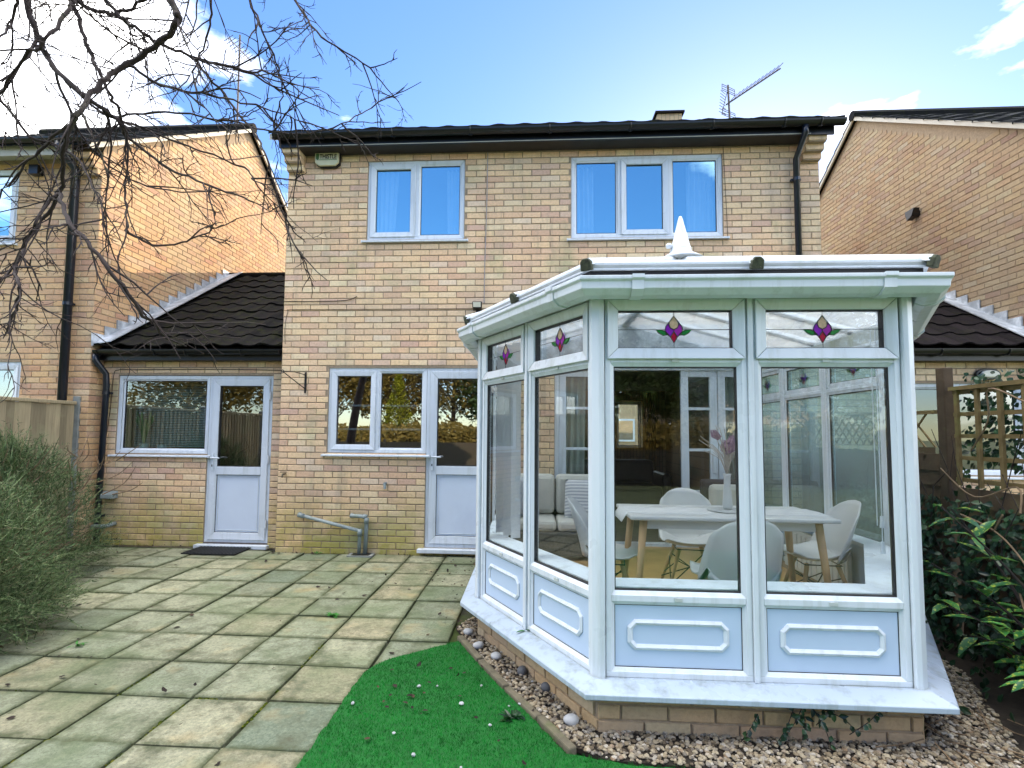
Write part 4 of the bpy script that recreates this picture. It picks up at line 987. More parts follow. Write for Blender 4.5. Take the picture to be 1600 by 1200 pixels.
for sx, x in ((-1, 3.80), (1, 4.92)):
    for sy, y in ((-1, -2.59), (1, -2.17)):
        MB().tube([(x, y, .884), (x + sx * .07, y + sy * .05, FZ)], [.027, .016], 10).build('leg', 'wood', tb, smooth=True)
rn = MB().grid(lambda a, b: (3.66 + 1.38 * a, -2.55 + .34 * b + .006 * math.sin(a * 40), .9135 + (.0025 * math.sin(a * 23) * math.sin(b * 9)) - (.06 * max(0, (.03 - a) / .03) if a < .03 else 0)), 60, 6).build('table_runner', 'linen', smooth=True)
rn.modifiers.new('t', 'SOLIDIFY').thickness = .002
tag(rn, 'white woven runner laid along the dining table', 'runner')
pm = MB().lathe([(.14, .9165), (.145, .919), (.14, .922)], (4.43, -2.38, 0), 24).build('placemat', 'grey_cloth'); tag(pm, 'round grey placemat under the tall vase', 'placemat')
va = thing('vase', 'tall slim white vase of dried flowers on the table', 'vase', (4.43, -2.36, .922))
MB().lathe([(.028, .9225), (.034, .94), (.028, 1.02), (.022, 1.10), (.024, 1.155), (.030, 1.17)], (4.43, -2.36, 0), 16).build('vase_body', 'shell', va, smooth=True)
st = MB(); hd = MB(); r_ = random.Random(4)
for k in range(46):
    a = r_.uniform(0, 2*PI); sp = r_.uniform(.03, .20); h = r_.uniform(.16, .36)
    p0 = Vector((4.43, -2.36, 1.15)); p2 = p0 + Vector((sp * math.cos(a), sp * math.sin(a) * .7, h)); p1 = mid(p0, p2) + Vector((-.2 * sp * math.cos(a), 0, .03))
    st.tube(smooth_path([p0, p1, p2], 4), [.0025] * 8 + [.0015], 4)
    if k < 9:
        c = p0 + (p2 - p0) * .85
        for q in range(16):
            b = 2*PI*q/16; e = .028 if q % 2 else .018; dr = (p2 - p1).normalized()
            hd.tube([c - dr * .03, c + Vector((math.cos(b) * e, math.sin(b) * e, 0)), c + dr * .055 + Vector((math.cos(b) * e * .7, math.sin(b) * e * .7, 0))], [.002, .007, .001], 4)
st.build('dried_stems', 'drystem', va); hd.build('flower_heads', 'protea', va)
sf = thing('sofa', 'dark rattan sofa with white cushions against the house wall', 'sofa', (3.27, -.4, FZ))
MB().box(2.80, 3.80, -.78, -.12, FZ + .04, FZ + .28).build('base', 'rattan', sf, bevel=.02); MB().box(2.80, 3.80, -.20, -.06, FZ + .281, FZ + .76).build('back', 'rattan', sf, bevel=.03)
for x in (2.75, 3.801): MB().box(x, x + .075, -.78, -.06, FZ + .05, FZ + .58).build('arm', 'rattan', sf, bevel=.02)
for k in range(2):
    x = 2.835 + k * .485
    MB().box(x, x + .475, -.76, -.22, FZ + .282, FZ + .39).build('seat_cushion', 'cushion', sf, bevel=.035)
    b = MB().box(x, x + .475, -.36, -.215, FZ + .40, FZ + .83).build('back_cushion', 'cushion', sf, bevel=.05)
def scatter_cushion(x, y, z, rz, lb, mat='grey_cloth'):
    m = MB().grid(lambda a, b: ((a - .5) * .42, 0 - .075 * (max(0, 1 - (2*a-1)**4) * max(0, 1 - (2*b-1)**4)) ** .6, (b - .5) * .42), 12, 12)
    m.grid(lambda a, b: ((a - .5) * .42, 0 + .075 * (max(0, 1 - (2*a-1)**4) * max(0, 1 - (2*b-1)**4)) ** .6, (b - .5) * .42), 12, 12)
    o = m.build('scatter_cushion', mat, smooth=True); o.location = (x, y, z); o.rotation_euler = (-.3, 0, rz); tag(o, lb, 'cushion', 'scatter cushions')
def stripes(name):
    m, t, b = newmat(name); w = nd(t, 'ShaderNodeTexWave'); w.inputs['Scale'].default_value = 9; w.inputs['Distortion'].default_value = .4; w.bands_direction = 'Z'
    t.links.new(nd(t, 'ShaderNodeTexCoord').outputs['Object'], w.inputs['Vector']); t.links.new(ramp(t, w.outputs['Color'], [(.3, (.34, .35, .38)), (.7, (.6, .6, .6))]), b.inputs['Base Color']); b.inputs['Roughness'].default_value = .9; return m
M['striped'] = stripes('striped_cloth')
scatter_cushion(2.93, -.50, FZ + .60, .5, 'ruffled grey scatter cushion at the left end of the sofa')
scatter_cushion(3.62, -.50, FZ + .58, -.15, 'striped grey scatter cushion at the right end of the sofa', 'striped')
ac = thing('armchair', 'dark rattan armchair with a cream cushion right of the french doors', 'armchair', (5.25, -.45, FZ))
MB().box(4.95, 5.52, -.80, -.12, FZ + .04, FZ + .28).build('base', 'rattan', ac, bevel=.02); MB().box(4.95, 5.52, -.20, -.06, FZ + .281, FZ + .78).build('back', 'rattan', ac, bevel=.03)
MB().box(4.99, 5.48, -.36, -.21, FZ + .40, FZ + .74).build('back_cushion', 'cushion', ac, bevel=.05); MB().box(4.98, 5.49, -.78, -.22, FZ + .282, FZ + .39).build('seat_cushion', 'cushion', ac, bevel=.035)
rd = thing('radiator', 'low white panel radiator along the right inside wall', 'radiator', (5.5, -1.2, FZ))
MB().box(5.46, 5.50, -1.95, -.95, FZ + .06, FZ + .42).build('panel', 'radiator', rd, bevel=.008)
for k in range(12): MB().box(5.450, 5.459, -1.92 + k * .08, -1.88 + k * .08, FZ + .09, FZ + .39).build('fin', 'radiator', rd)
cb = thing('blind_cord', 'white blind cords with two toggles hanging inside the right-hand glass', 'cord', (5.30, -2.4, .8))
for x, y, z0, tg in ((5.20, -2.78, .80, 1), (5.22, -2.75, .95, 1), (5.16, -2.80, .90, 0)):
    MB().tube([(x, y, 2.12), (x, y, z0)], .003, 5).build('cord', 'upvc', cb)
    if tg: MB().tube([(x, y, z0), (x, y, z0 - .07)], [.010, .014], 8).build('toggle', 'upvc', cb)
vb = thing('vertical_blind', 'bunched white vertical blind louvres inside the left corner glass', 'blind', (2.80, -2.0, .7))
for k in range(7):
    a = k * .06; MB().quadbox([(2.79 + a, -2.22 - a * 1.6, .70), (2.855 + a, -2.19 - a * 1.6, .70), (2.856 + a, -2.193 - a * 1.6, .70), (2.791 + a, -2.223 - a * 1.6, .70), (2.79 + a, -2.22 - a * 1.6, 2.1), (2.855 + a, -2.19 - a * 1.6, 2.1), (2.856 + a, -2.193 - a * 1.6, 2.1), (2.791 + a, -2.223 - a * 1.6, 2.1)]).build('louvre', 'linen', vb) if k < 3 else None
def curtain(lb, x0, x1, y, z0, z1, mat, folds=5, amp=.03, taper=0, name='curtain', grp=None):
    m = MB().grid(lambda a, b: (x0 + (x1 - x0) * a * (1 - taper * (1 - b) * .6), y + amp * math.sin(a * folds * 2 * PI + b * .8) * (.6 + .4 * b), z0 + (z1 - z0) * b), folds * 8, 6)
    o = m.build(name, mat, smooth=True); tag(o, lb, 'curtain', grp); return o
M['net'] = simple('white_curtain', (0.56, 0.56, 0.56), .9, .04, 10)
g_ = 'white curtains upstairs'
curtain('white curtain at the left of the two-light upper window', 1.10, 1.36, .16, 3.82, 4.72, 'net', 4, .025, .25, grp=g_); curtain('white curtain at the right of the two-light upper window', 2.17, 1.97, .16, 3.82, 4.72, 'net', 4, .025, .2, grp=g_)
curtain('white curtain at the left of the three-light upper window', 3.57, 3.80, .16, 3.80, 4.72, 'net', 4, .025, 0, grp=g_); curtain('white curtain at the right of the three-light upper window', 5.24, 4.92, .16, 3.80, 4.72, 'net', 5, .025, 0, grp=g_)
curtain('amber curtain beside the far living room window', 5.70, 5.98, 6.25, .35, 2.4, 'amber', 4, .04, .2)
curtain('pale curtain behind the left french door', 3.40, 3.72, .30, .2, 2.2, 'cushion', 4, .03, .2)
curtain('pale curtain behind the right french door', 5.58, 5.30, .30, .2, 2.2, 'cushion', 4, .03, .2)
ls = thing('living_room_sofa', 'black leather sofa in the dark living room', 'sofa', (4.4, 3, .15))
MB().box(3.6, 5.2, 2.6, 3.4, .17, .58).build('seat', 'sofa_dark', ls, bevel=.05); MB().box(3.6, 5.2, 3.2, 3.5, .585, .98).build('back', 'sofa_dark', ls, bevel=.06)
MB().box(3.45, 3.595, 2.6, 3.5, .17, .78).build('arm', 'sofa_dark', ls, bevel=.05); MB().box(5.205, 5.35, 2.6, 3.5, .17, .78).build('arm', 'sofa_dark', ls, bevel=.05)
for z in (1.47, 1.76):
    tag(MB().box(.66, 1.72, .16, .18, z - .012, z + .012).build('window_rail', 'upvc'), 'white rail inside the kitchen window, ' + ('lower of two' if z < 1.6 else 'upper of two'), 'rail', 'rails inside the kitchen window')
bld = thing('venetian_blind', 'grey-green venetian blind inside the extension window', 'blind', (-1.6, .45, 1.2))
M['slat'] = simple('blind_slat', (.42, .48, .46), .6, .05)
sb = MB()
for k in range(40):
    z = 1.22 + k * .022; sb.quadbox([(-2.15, .40, z), (-1.06, .40, z), (-1.06, .422, z + .012), (-2.15, .422, z + .012), (-2.15, .40, z + .001), (-1.06, .40, z + .001), (-1.06, .422, z + .013), (-2.15, .422, z + .013)])
tag(sb.build('slats', 'slat', bld), kind='stuff')
op = thing('potted_orchid', 'white orchid in a pale pot on the extension window sill', 'plant', (-1.98, .34, 1.16))
MB().lathe([(.045, 1.165), (.06, 1.26), (.055, 1.26)], (-1.96, .33, 0), 14).build('pot', 'pot', op)
lv = MB()
for k in range(11):
    a = k * .57; lv.tube(smooth_path([(-1.96, .33, 1.25), (-1.96 + .05 * math.cos(a), .33 + .02 * math.sin(a), 1.45), (-1.96 + .12 * math.cos(a), .33 + .04 * math.sin(a), 1.58 + .05 * (k % 3))], 4), [.012] * 4 + [.016] * 4 + [.003], 5)
lv.build('leaves', 'green', op)
pt = MB()
for x, z in ((-2.02, 1.72), (-1.97, 1.77), (-2.04, 1.82), (-1.90, 1.70), (-2.0, 1.65)): stone(pt, (x, .33, z), .04)
pt.build('petals', 'petal', op)
tag(MB().lathe([(.05, 1.165), (.055, 1.24), (.05, 1.24)], (-1.72, .34, 0), 14).build('plant_pot', 'pot'), 'small empty pale blue pot beside the orchid', 'pot')

# ------------------------------------------------------------------ things fixed to the walls
ab = thing('alarm_box', 'cream burglar alarm box lettered THISTLE under the eaves at left', 'alarm box', (.515, 0, 4.70))
FA = Fr((.365, 0, 4.705), (1, 0, 0), (0, -1, 0))
MB().prism(FA, [(.0, .165), (.005, .03), (.06, -.01), (.25, -.01), (.305, .03), (.31, .165)], .001, .035).build('back_plate', 'black', ab, bevel=.006)
MB().prism(FA, [(-.005, .168), (-.002, .045), (.05, .005), (.25, .005), (.296, .045), (.298, .168)], .036, .068).build('cover', 'alarm', ab, bevel=.008)
tcu = bpy.data.curves.new('lettering', 'FONT'); tcu.body = 'THISTLE'; tcu.size = .08; tcu.offset = .0012; tcu.extrude = .001; tcu.align_x = 'CENTER'
to = bpy.data.objects.new('lettering_source', tcu); COL.objects.link(to); bpy.context.view_layer.update()
me = bpy.data.meshes.new_from_object(to.evaluated_get(bpy.context.evaluated_depsgraph_get())); bpy.data.objects.remove(to)
me.materials.clear(); me.materials.append(M['gasket']); lt = bpy.data.objects.new('lettering', me); COL.objects.link(lt); lt.parent = ab
lt.location = Vector((.53, -.0705, 4.795)) - wloc(ab); lt.rotation_euler = (PI/2, 0, 0); lt.scale = (.74, 1, 1)
MB().prism(FA, [(.012, .155), (.05, .155), (.05, .09), (.03, .075), (.012, .09)], .0685, .071).build('emblem', 'green', ab)
MB().fb(FA, .02, .275, .073, .079, .0685, .070).build('green_line', 'green', ab)
sc_ = thing('security_light', 'black security floodlight on the wall beside the conservatory roof', 'light', (2.40, 0, 2.85))
MB().box(2.38, 2.44, -.03, -.005, 2.82, 2.92).build('wall_plate', 'black', sc_); MB().tube([(2.41, -.02, 2.86), (2.40, -.09, 2.86)], .018, 8).build('arm', 'black', sc_)
MB().quadbox([(2.35, -.15, 2.90), (2.46, -.15, 2.90), (2.46, -.07, 2.88), (2.35, -.07, 2.88), (2.35, -.17, 2.97), (2.46, -.17, 2.97), (2.46, -.09, 2.99), (2.35, -.09, 2.99)]).build('lamp_head', 'black', sc_, bevel=.006)
MB().quadbox([(2.36, -.153, 2.908), (2.45, -.153, 2.908), (2.45, -.149, 2.908), (2.36, -.149, 2.908), (2.36, -.172, 2.963), (2.45, -.172, 2.963), (2.45, -.166, 2.963), (2.36, -.166, 2.963)]).build('lens', 'lampglass', sc_)
MB().tube([(2.37, -.10, 2.84), (2.37, -.13, 2.80)], .022, 8).build('motion_sensor', 'black', sc_)
def cable(lb, pts, mat, r=.004, name='cable'): return tag(MB().tube(smooth_path(pts, 5), r, 6).build(name, mat), lb, 'cable')
cable('grey cable running down the facade between the upper windows', [(2.50, -.008, 4.86), (2.495, -.008, 4.2), (2.48, -.01, 3.5), (2.475, -.008, 2.99)], 'cable', .0055)
cable('black cable looping off the facade above the extension gutter', [(.0, -.008, 3.03), (.4, -.01, 3.025), (.78, -.008, 3.035), (.92, -.012, 3.08)], 'bcable', .005)
cable('thin cable along a mortar joint above the kitchen window', [(.04, -.006, 2.50), (.03, -.006, 2.70), (.06, -.006, 2.90), (.12, -.006, 2.925), (.8, -.006, 2.925), (2.0, -.006, 2.925), (2.6, -.006, 2.928)], 'bcable', .003)
cable('thin dark cable right of the three-light upper window', [(5.31, -.006, 4.86), (5.325, -.008, 4.4), (5.345, -.006, 3.74)], 'bcable', .003)
cable('black cable framing the extension window', [(-.10, .19, 2.20), (-.9, .19, 2.21), (-2.0, .19, 2.205), (-2.24, .19, 2.20), (-2.30, .19, 2.13), (-2.32, .19, 1.7), (-2.36, .19, 1.3), (-2.38, .19, 1.20), (-2.42, .19, 1.22)], 'bcable', .004)
hb = thing('hanging_bracket', 'black iron hanging basket bracket left of the kitchen window', 'bracket', (.31, 0, 1.9))
MB().box(.30, .322, -.014, -.002, 1.90, 2.15).build('back_strap', 'wire', hb); MB().tube([(.311, -.012, 2.12), (.24, -.16, 2.14), (.16, -.29, 2.13)], .006, 6).build('arm', 'wire', hb)
MB().tube([(.311, -.012, 1.95), (.16, -.27, 2.125)], .006, 6).build('brace', 'wire', hb); MB().tube([(.16 + .02 * math.cos(a), -.29 - .012 * math.cos(a), 2.13 + .02 * math.sin(a)) for a in [k * .7 for k in range(9)]], .005, 6).build('scroll', 'wire', hb)
wp = thing('waste_pipe', 'pair of grey waste pipes dropping into a drain below the kitchen window', 'pipe', (1.08, -.06, 0))
MB().tube([(.30, -.005, .455), (.31, -.06, .45), (1.03, -.07, .285), (1.05, -.07, .24), (1.045, -.07, -.01)], .021, 10).build('sloping_pipe', 'grey_pipe', wp, smooth=True)
MB().tube([(.93, .0, .452), (.935, -.06, .452), (1.10, -.06, .445), (1.125, -.06, .42), (1.115, -.06, -.01)], .024, 10).build('elbow_pipe', 'grey_pipe', wp, smooth=True)
for p, q in (((.30, -.06, .452), (.37, -.062, .437)), ((1.05, -.07, .30), (1.05, -.07, .22)), ((1.08, -.06, .447), (1.128, -.06, .437)), ((1.125, -.06, .43), (1.122, -.06, .36))): MB().tube([p, q], .029, 10).build('collar', 'grey_pipe', wp, smooth=True)
MB().box(.93, 1.22, -.16, -.015, -.01, .012).build('drain_surround', 'concrete', wp); MB().box(.97, 1.18, -.14, -.03, .012, .016).build('drain_grate', 'black', wp)
tp = thing('garden_tap', 'small brass garden tap left on the facade beside the extension', 'tap', (.1, 0, .9))
MB().tube([(.10, .0, .925), (.10, -.07, .925), (.10, -.09, .89)], .011, 8).build('body', 'brass', tp); MB().tube([(.06, -.06, .95), (.14, -.06, .95)], .007, 6).build('handle', 'brass', tp)
tp = thing('pipe_stub', 'bent overflow pipe stub below the kitchen window', 'pipe', (1.33, 0, .8))
MB().tube([(1.325, .0, .83), (1.325, -.05, .83), (1.335, -.06, .77)], .018, 8).build('bend', 'grey_pipe', tp)
vt = thing('wall_vent', 'small grey hooded vent under the extension window', 'vent', (-2.24, .2, .57))
MB().prism(Fr((-2.34, .2, .575), (0, -1, 0), (1, 0, 0)), [(.0, .0), (.09, .0), (.09, .05), (.0, .09)], 0, .18).build('hood', 'grey_pipe', vt, bevel=.005)
tag(MB().tube([(-2.40, .19, .24), (-2.38, .09, .235), (-2.22, .09, .24), (-2.18, .1, .255), (-2.17, .19, .26)], .025, 10).build('overflow_pipe', 'grey_pipe', smooth=True), 'short grey pipe low on the extension wall by the downpipe', 'pipe')
bk = thing('bulkhead_light', 'oval bulkhead light on the right-hand extension wall', 'light', (8.31, .2, 2.1))
ov = [(.145 * math.cos(2*PI*k/20) * (1 if abs(math.cos(2*PI*k/20)) < .8 else .95), .068 * math.sin(2*PI*k/20)) for k in range(20)]
MB().prism(Fr((8.31, .195, 2.165), (1, 0, 0), (0, -1, 0)), ov, 0, .04).build('base', 'black', bk, bevel=.008); MB().prism(Fr((8.31, .195, 2.165), (1, 0, 0), (0, -1, 0)), [(a * .74, b * .66) for a, b in ov], .041, .075).build('lens', 'lampglass', bk, bevel=.015)
dm = MB().box(-1.0, -.36, -.24, .12, .004, .018); dm = dm.build('doormat', 'mat'); tag(dm, 'black rubber doormat in front of the extension door', 'doormat')
rb = MB()
for k in range(15): rb.box(-.985 + k * .042, -.968 + k * .042, -.225, .105, .0185, .024)
rb.build('rib', 'mat', dm)['kind'] = 'stuff'

# ------------------------------------------------------------------ television aerials
ae = thing('television_aerial', 'yagi television aerial with a long boom above the right end of the roof', 'aerial', (6.22, 2.2, 6.5))
MB().tube([(6.24, 2.2, 6.3), (6.215, 2.2, 7.12)], .016, 8).build('mast', 'aerial', ae)
MB().tube([(6.18, 2.2, 6.79), (6.98, 2.05, 7.27)], .012, 6).build('boom', 'aerial', ae)
for k in range(13):
    t = .12 + k * .07; p = Vector((6.18 + .80 * t, 2.2 - .15 * t, 6.79 + .48 * t)); MB().tube([p - Vector((-.02, .12, -.03)), p + Vector((-.02, .12, .03)) * .9], .0055, 5).build('director', 'aerial', ae)
for z in (6.63, 7.04):
    m = MB()
    for dz in (-.05, -.02, .02, .05): m.tube([(6.09, 2.12, z + dz), (6.35, 2.28, z + dz)], .005, 5)
    for x in (6.09, 6.35): m.tube([(x, 2.12 if x < 6.2 else 2.28, z - .05), (x, 2.12 if x < 6.2 else 2.28, z + .05)], .005, 5)
    m.build('reflector', 'aerial', ae)
m = MB()
for k in range(8): m.tube([(6.03 + k * .005, 2.1, 6.62 + k * .05), (6.19, 2.25, 6.65 + k * .05)], .0045, 5)
m.tube([(6.09, 2.15, 6.60), (6.20, 2.2, 7.0)], .006, 5); m.build('reflector', 'aerial', ae)
al = thing('television_aerial', 'thin television aerial mast behind the bare branches on the left roof', 'aerial', (-2.6, 3.3, 7.3))
MB().tube([(-2.7, 3.3, 7.2), (-2.72, 3.3, 9.2)], .018, 8).build('mast', 'aerial', al); MB().tube([(-2.95, 3.3, 9.15), (-2.35, 3.1, 8.5)], .012, 6).build('boom', 'aerial', al)
for k in range(9):
    p = Vector((-2.95 + .075 * k, 3.3 - .025 * k, 9.15 - .08 * k)); MB().tube([p - Vector((.09, .0, .06)), p + Vector((.09, 0, .06))], .006, 5).build('director', 'aerial', al)

# ------------------------------------------------------------------ fences
def board_fence(root, x, y0, y1, z0, z1, nrm, mat, bw=.105, horizontal=False):
    L = abs(y1 - y0); s = 1 if y1 > y0 else -1; a = min(y0, y1)
    if not horizontal:
        n = int(L / (bw - .012))
        me = {}
        for k in range(n):
            y = a + k * (bw - .012); dz = uni(-.008, .004)
            m = MB().quadbox([(x, y, z0), (x + nrm*.012, y, z0), (x + nrm*.034, y + bw, z0), (x, y + bw, z0), (x, y, z1 + dz), (x + nrm*.012, y, z1 + dz), (x + nrm*.034, y + bw, z1 + dz), (x, y + bw, z1 + dz)])
            m.build('board', mat, root)
        for z in (z0 + .2, (z0 + z1) / 2, z1 - .2): MB().box(min(x - nrm*.05, x - nrm*.004), max(x - nrm*.05, x - nrm*.004), a, a + L, z - .03, z + .03).build('arris_rail', mat, root)
    else:
        n = int((z1 - z0) / (bw - .012))
        for k in range(n):
            z = z0 + k * (bw - .012); m = MB().quadbox([(x, a, z), (x + nrm*.024, a, z), (x + nrm*.024, a + L, z), (x, a + L, z), (x, a, z + bw), (x + nrm*.010, a, z + bw), (x + nrm*.010, a + L, z + bw), (x, a + L, z + bw)])
            m.build('board', mat, root)
fL = thing('closeboard_fence', 'pale weathered closeboard fence with a concrete post at far left', 'fence', (-2.6, -1, 0))
board_fence(fL, -2.62, -1.92, -.04, .02, 1.74, 1, 'timber'); board_fence(fL, -2.62, -3.9, -2.06, .02, 1.74, 1, 'timber')
for a, b in ((-1.92, -.03), (-3.9, -2.06)): MB().box(-2.66, -2.57, a, b, 1.742, 1.782).build('capping_rail', 'timber', fL, bevel=.006)
for y in (.03, -1.99, -3.97): MB().quadbox([(-2.655, y - .055, -.1), (-2.545, y - .055, -.1), (-2.545, y + .055, -.1), (-2.655, y + .055, -.1), (-2.645, y - .045, 1.85), (-2.555, y - .045, 1.85), (-2.555, y + .045, 1.83), (-2.645, y + .045, 1.83)]).build('concrete_post', 'concrete', fL, bevel=.008)
fR = thing('trellis_fence', 'timber fence with square trellis top, overgrown with ivy at right', 'fence', (6.2, -2.5, 0))
board_fence(fR, 6.22, -3.95, -2.06, .0, 1.08, -1, 'timber_d', .13, True); board_fence(fR, 6.22, -1.9, -.06, .0, 1.34, -1, 'timber_d', .13, True)
for y, h in ((-1.98, 1.97), (-4.02, 1.9), (-.03, 1.7)): MB().box(6.17, 6.245, y - .04, y + .04, -.1, h).build('fence_post', 'timber_d', fR, bevel=.008)
for k in range(11):
    y = -2.10 - k * .18; MB().box(6.185, 6.205, y - .0145, y + .0145, 1.09, 1.785).build('trellis_batten', 'trellis', fR)
for k in range(5):
    z = 1.13 + k * .16; MB().box(6.206, 6.224, -3.95, -2.05, z - .0145, z + .0145).build('trellis_batten', 'trellis', fR)
MB().box(6.175, 6.232, -3.95, -2.05, 1.786, 1.815).build('trellis_top_rail', 'trellis', fR)
for s in (-1, 1):
    for k in range(17):
        y = -1.86 + k * .11
        y2 = y + s * .26
        if not (-1.9 <= y2 <= -.06): continue
        MB().quadbox([(6.20 + s*.006, y - .010, 1.36), (6.208 + s*.006, y - .010, 1.36), (6.208 + s*.006, y + .010, 1.36), (6.20 + s*.006, y + .010, 1.36), (6.20 + s*.006, y2 - .010, 1.62), (6.208 + s*.006, y2 - .010, 1.62), (6.208 + s*.006, y2 + .010, 1.62), (6.20 + s*.006, y2 + .010, 1.62)]).build('lattice_batten', 'trellis', fR)
MB().box(6.18, 6.235, -1.9, -.06, 1.622, 1.65).build('lattice_top_rail', 'trellis', fR)

# ------------------------------------------------------------------ planting at the right
bed = MB(); bed.quadbox([(5.02, -5.2, -.05), (6.3, -5.2, -.05), (6.3, 0, -.05), (5.75, 0, -.05), (5.02, -5.2, -.004), (6.3, -5.2, -.004), (6.3, 0, -.004), (5.75, 0, -.004)])
tag(bed.build('planting_bed', 'soil'), kind='structure')
def leaf(mb, p, dr, nrm, L, w, bend=.25):
    dr = dr.normalized(); sd = dr.cross(nrm)
    if sd.length < 1e-4: sd = dr.cross(Vector((1, .3, .2)))
    sd.normalize(); n = sd.cross(dr); b = len(mb.v)
    mb.v += [p, p + dr*L*.35 + sd*w*.5 + n*L*.03, p + dr*L*.35 - sd*w*.5 + n*L*.03, p + dr*L*.72 + sd*w*.36 - n*L*bend*.35, p + dr*L*.72 - sd*w*.36 - n*L*bend*.35, p + dr*L - n*L*bend, p + dr*L*.38 - n*L*.03]
    mb.f += [(b, b+6, b+1), (b, b+2, b+6), (b+6, b+3, b+1), (b+6, b+2, b+4), (b+6, b+4, b+5), (b+6, b+5, b+3)]
def rv(a=1): return Vector((uni(-a, a), uni(-a, a), uni(-a, a)))
iv = thing('ivy', 'dark green ivy climbing over the trellis fence', 'ivy', (6.1, -2.6, 0))
lm = MB(); n = 0
while n < 8200:
    y = uni(-4.4, -.5); z = uni(0, 1.9)
    k = mnoise.noise(Vector((y * 1.7, z * 2.1, 3.3)))
    dens = .9 if z < .95 else (.8 if z < 1.72 else .7)
    if z > 1.1 and k < -.22 and z < 1.74: continue
    if -2.08 < y < -1.86 and z > 1.2: continue
    if rnd() > dens: continue
    if y > -1.9 and z > 1.3: continue
    n += 1; x = (6.14 - abs(random.gauss(0, .05 + .26 * max(0, .9 - z))) - .02) if z < 1.0 else 6.235 + uni(-.01, .12)
    leaf(lm, Vector((x, y, z)), Vector((-.35, uni(-.8, .8), uni(-1, .35))), Vector((-1, uni(-.5, .5), uni(.1, .9))), uni(.03, .065), uni(.025, .05), .15)
tag(lm.build('ivy_leaves', 'ivy', iv, recalc=False), kind='stuff')
sm = MB()
for k in range(26):
    y = uni(-4.2, -1.2); pts = [Vector((6.12 + uni(-.05, .03), y, 0))]
    for j in range(6): pts.append(pts[-1] + Vector((uni(-.05, .04), uni(-.13, .13), uni(.12, .3))))
    sm.tube(pts, [.008 - .001 * j for j in range(7)], 5)
sm.build('ivy_stems', 'bark', iv)
dv = MB()
for pts in ([(5.95, -2.25, 1.22), (5.97, -2.5, 1.05), (6.02, -2.75, 1.14), (5.9, -2.9, 1.0)], [(6.0, -2.45, 1.35), (5.98, -2.62, 1.55), (5.96, -2.66, 1.75), (5.95, -2.9, 1.66), (5.9, -3.1, 1.58)], [(5.8, -2.6, .95), (5.75, -2.9, .9), (5.72, -3.1, .78), (5.7, -3.3, .55)], [(5.75, -2.9, .9), (5.76, -2.95, 1.0)], [(5.7, -3.1, .6), (5.62, -3.3, .35), (5.7, -3.5, .1)]):
    dv.tube(smooth_path(pts, 5), .0055, 5)
dv.build('dead_vine', 'bark_r', iv)
au = thing('spotted_laurel', 'spotted laurel shrub with yellow-speckled glossy leaves at right edge', 'shrub', (5.95, -3.45, 0))
stm = MB(); LEAFME = []
for i in range(3):
    q = MB(); leaf(q, Vector((0, 0, 0)), Vector((0, 1, 0)), Vector((0, 0, 1)), .15, .055, .18 + .12 * i)
    me = bpy.data.meshes.new('leaf'); me.from_pydata([tuple(v) for v in q.v], [], q.f); me.materials.append(M['aucuba']); me.polygons.foreach_set('use_smooth', [True] * len(me.polygons)); LEAFME.append(me)
r_ = random.Random(21)
for k in range(26):
    b = Vector((5.90 + r_.uniform(-.12, .12), -3.35 + r_.uniform(-.3, .3), 0)); tip = b + Vector((r_.uniform(-.58, .25), r_.uniform(-.60, .62), r_.uniform(.22, 1.05)))
    pts = smooth_path([b, mid(b, tip) + Vector((0, 0, .12)), tip], 4); stm.tube(pts, [.008] * 5 + [.005] * 4, 6)
    for j in range(11):
        t = .35 + .65 * j / 10; p = pts[min(8, int(t * 8))]; a = j * 2.4 + k
        dr = Vector((math.cos(a), math.sin(a), r_.uniform(-.45, .5))) + (tip - b).normalized() * .4
        o = bpy.data.objects.new('leaf', r_.choice(LEAFME)); COL.objects.link(o); o.parent = au; o.location = p - wloc(au)
        o.rotation_mode = 'QUATERNION'; o.rotation_quaternion = dr.to_track_quat('Y', 'Z'); s = r_.uniform(.7, 1.25); o.scale = (s, s, s)
stm.build('stems', 'bark', au)
cr_ = thing('ground_ivy', 'dark trailing ivy sprig hanging against the front plinth', 'ivy', (4.35, -3.6, .1))
q_ = MB(); st_ = MB(); r_ = random.Random(12)
for k in range(9):
    p = Vector((4.12 + r_.uniform(0, .55), -3.53, r_.uniform(.12, .19))); e = p + Vector((r_.uniform(-.16, .16), r_.uniform(-.06, -.01), r_.uniform(-.18, -.05))); pts = smooth_path([p, p.lerp(e, .5) + Vector((0, -.03, .02)), e], 4); st_.tube(pts, .0022, 4)
    for j in range(7): leaf(q_, pts[j], Vector((r_.uniform(-1, 1), -.4, r_.uniform(-1, .3))), Vector((0, -1, .3)), r_.uniform(.02, .045), r_.uniform(.014, .028), .2)
tag(q_.build('leaves', 'ivy', cr_, recalc=False), kind='stuff'); st_.build('stems', 'bark', cr_)
tw = MB()
for k in range(150):
    p = Vector((uni(4.6, 6.0), uni(-4.3, -3.3), uni(.0, .03))); a = uni(0, PI); L = uni(.05, .28); d = Vector((math.cos(a), math.sin(a), uni(-.1, .25)))
    tw.tube([p, p + d * L * .5 + rv(.01), p + d * L], uni(.0015, .004), 4)
tag(tw.build('fallen_twigs', 'bark_r', recalc=False), 'fallen dry twigs on the bed at bottom right', 'twigs', kind='stuff')

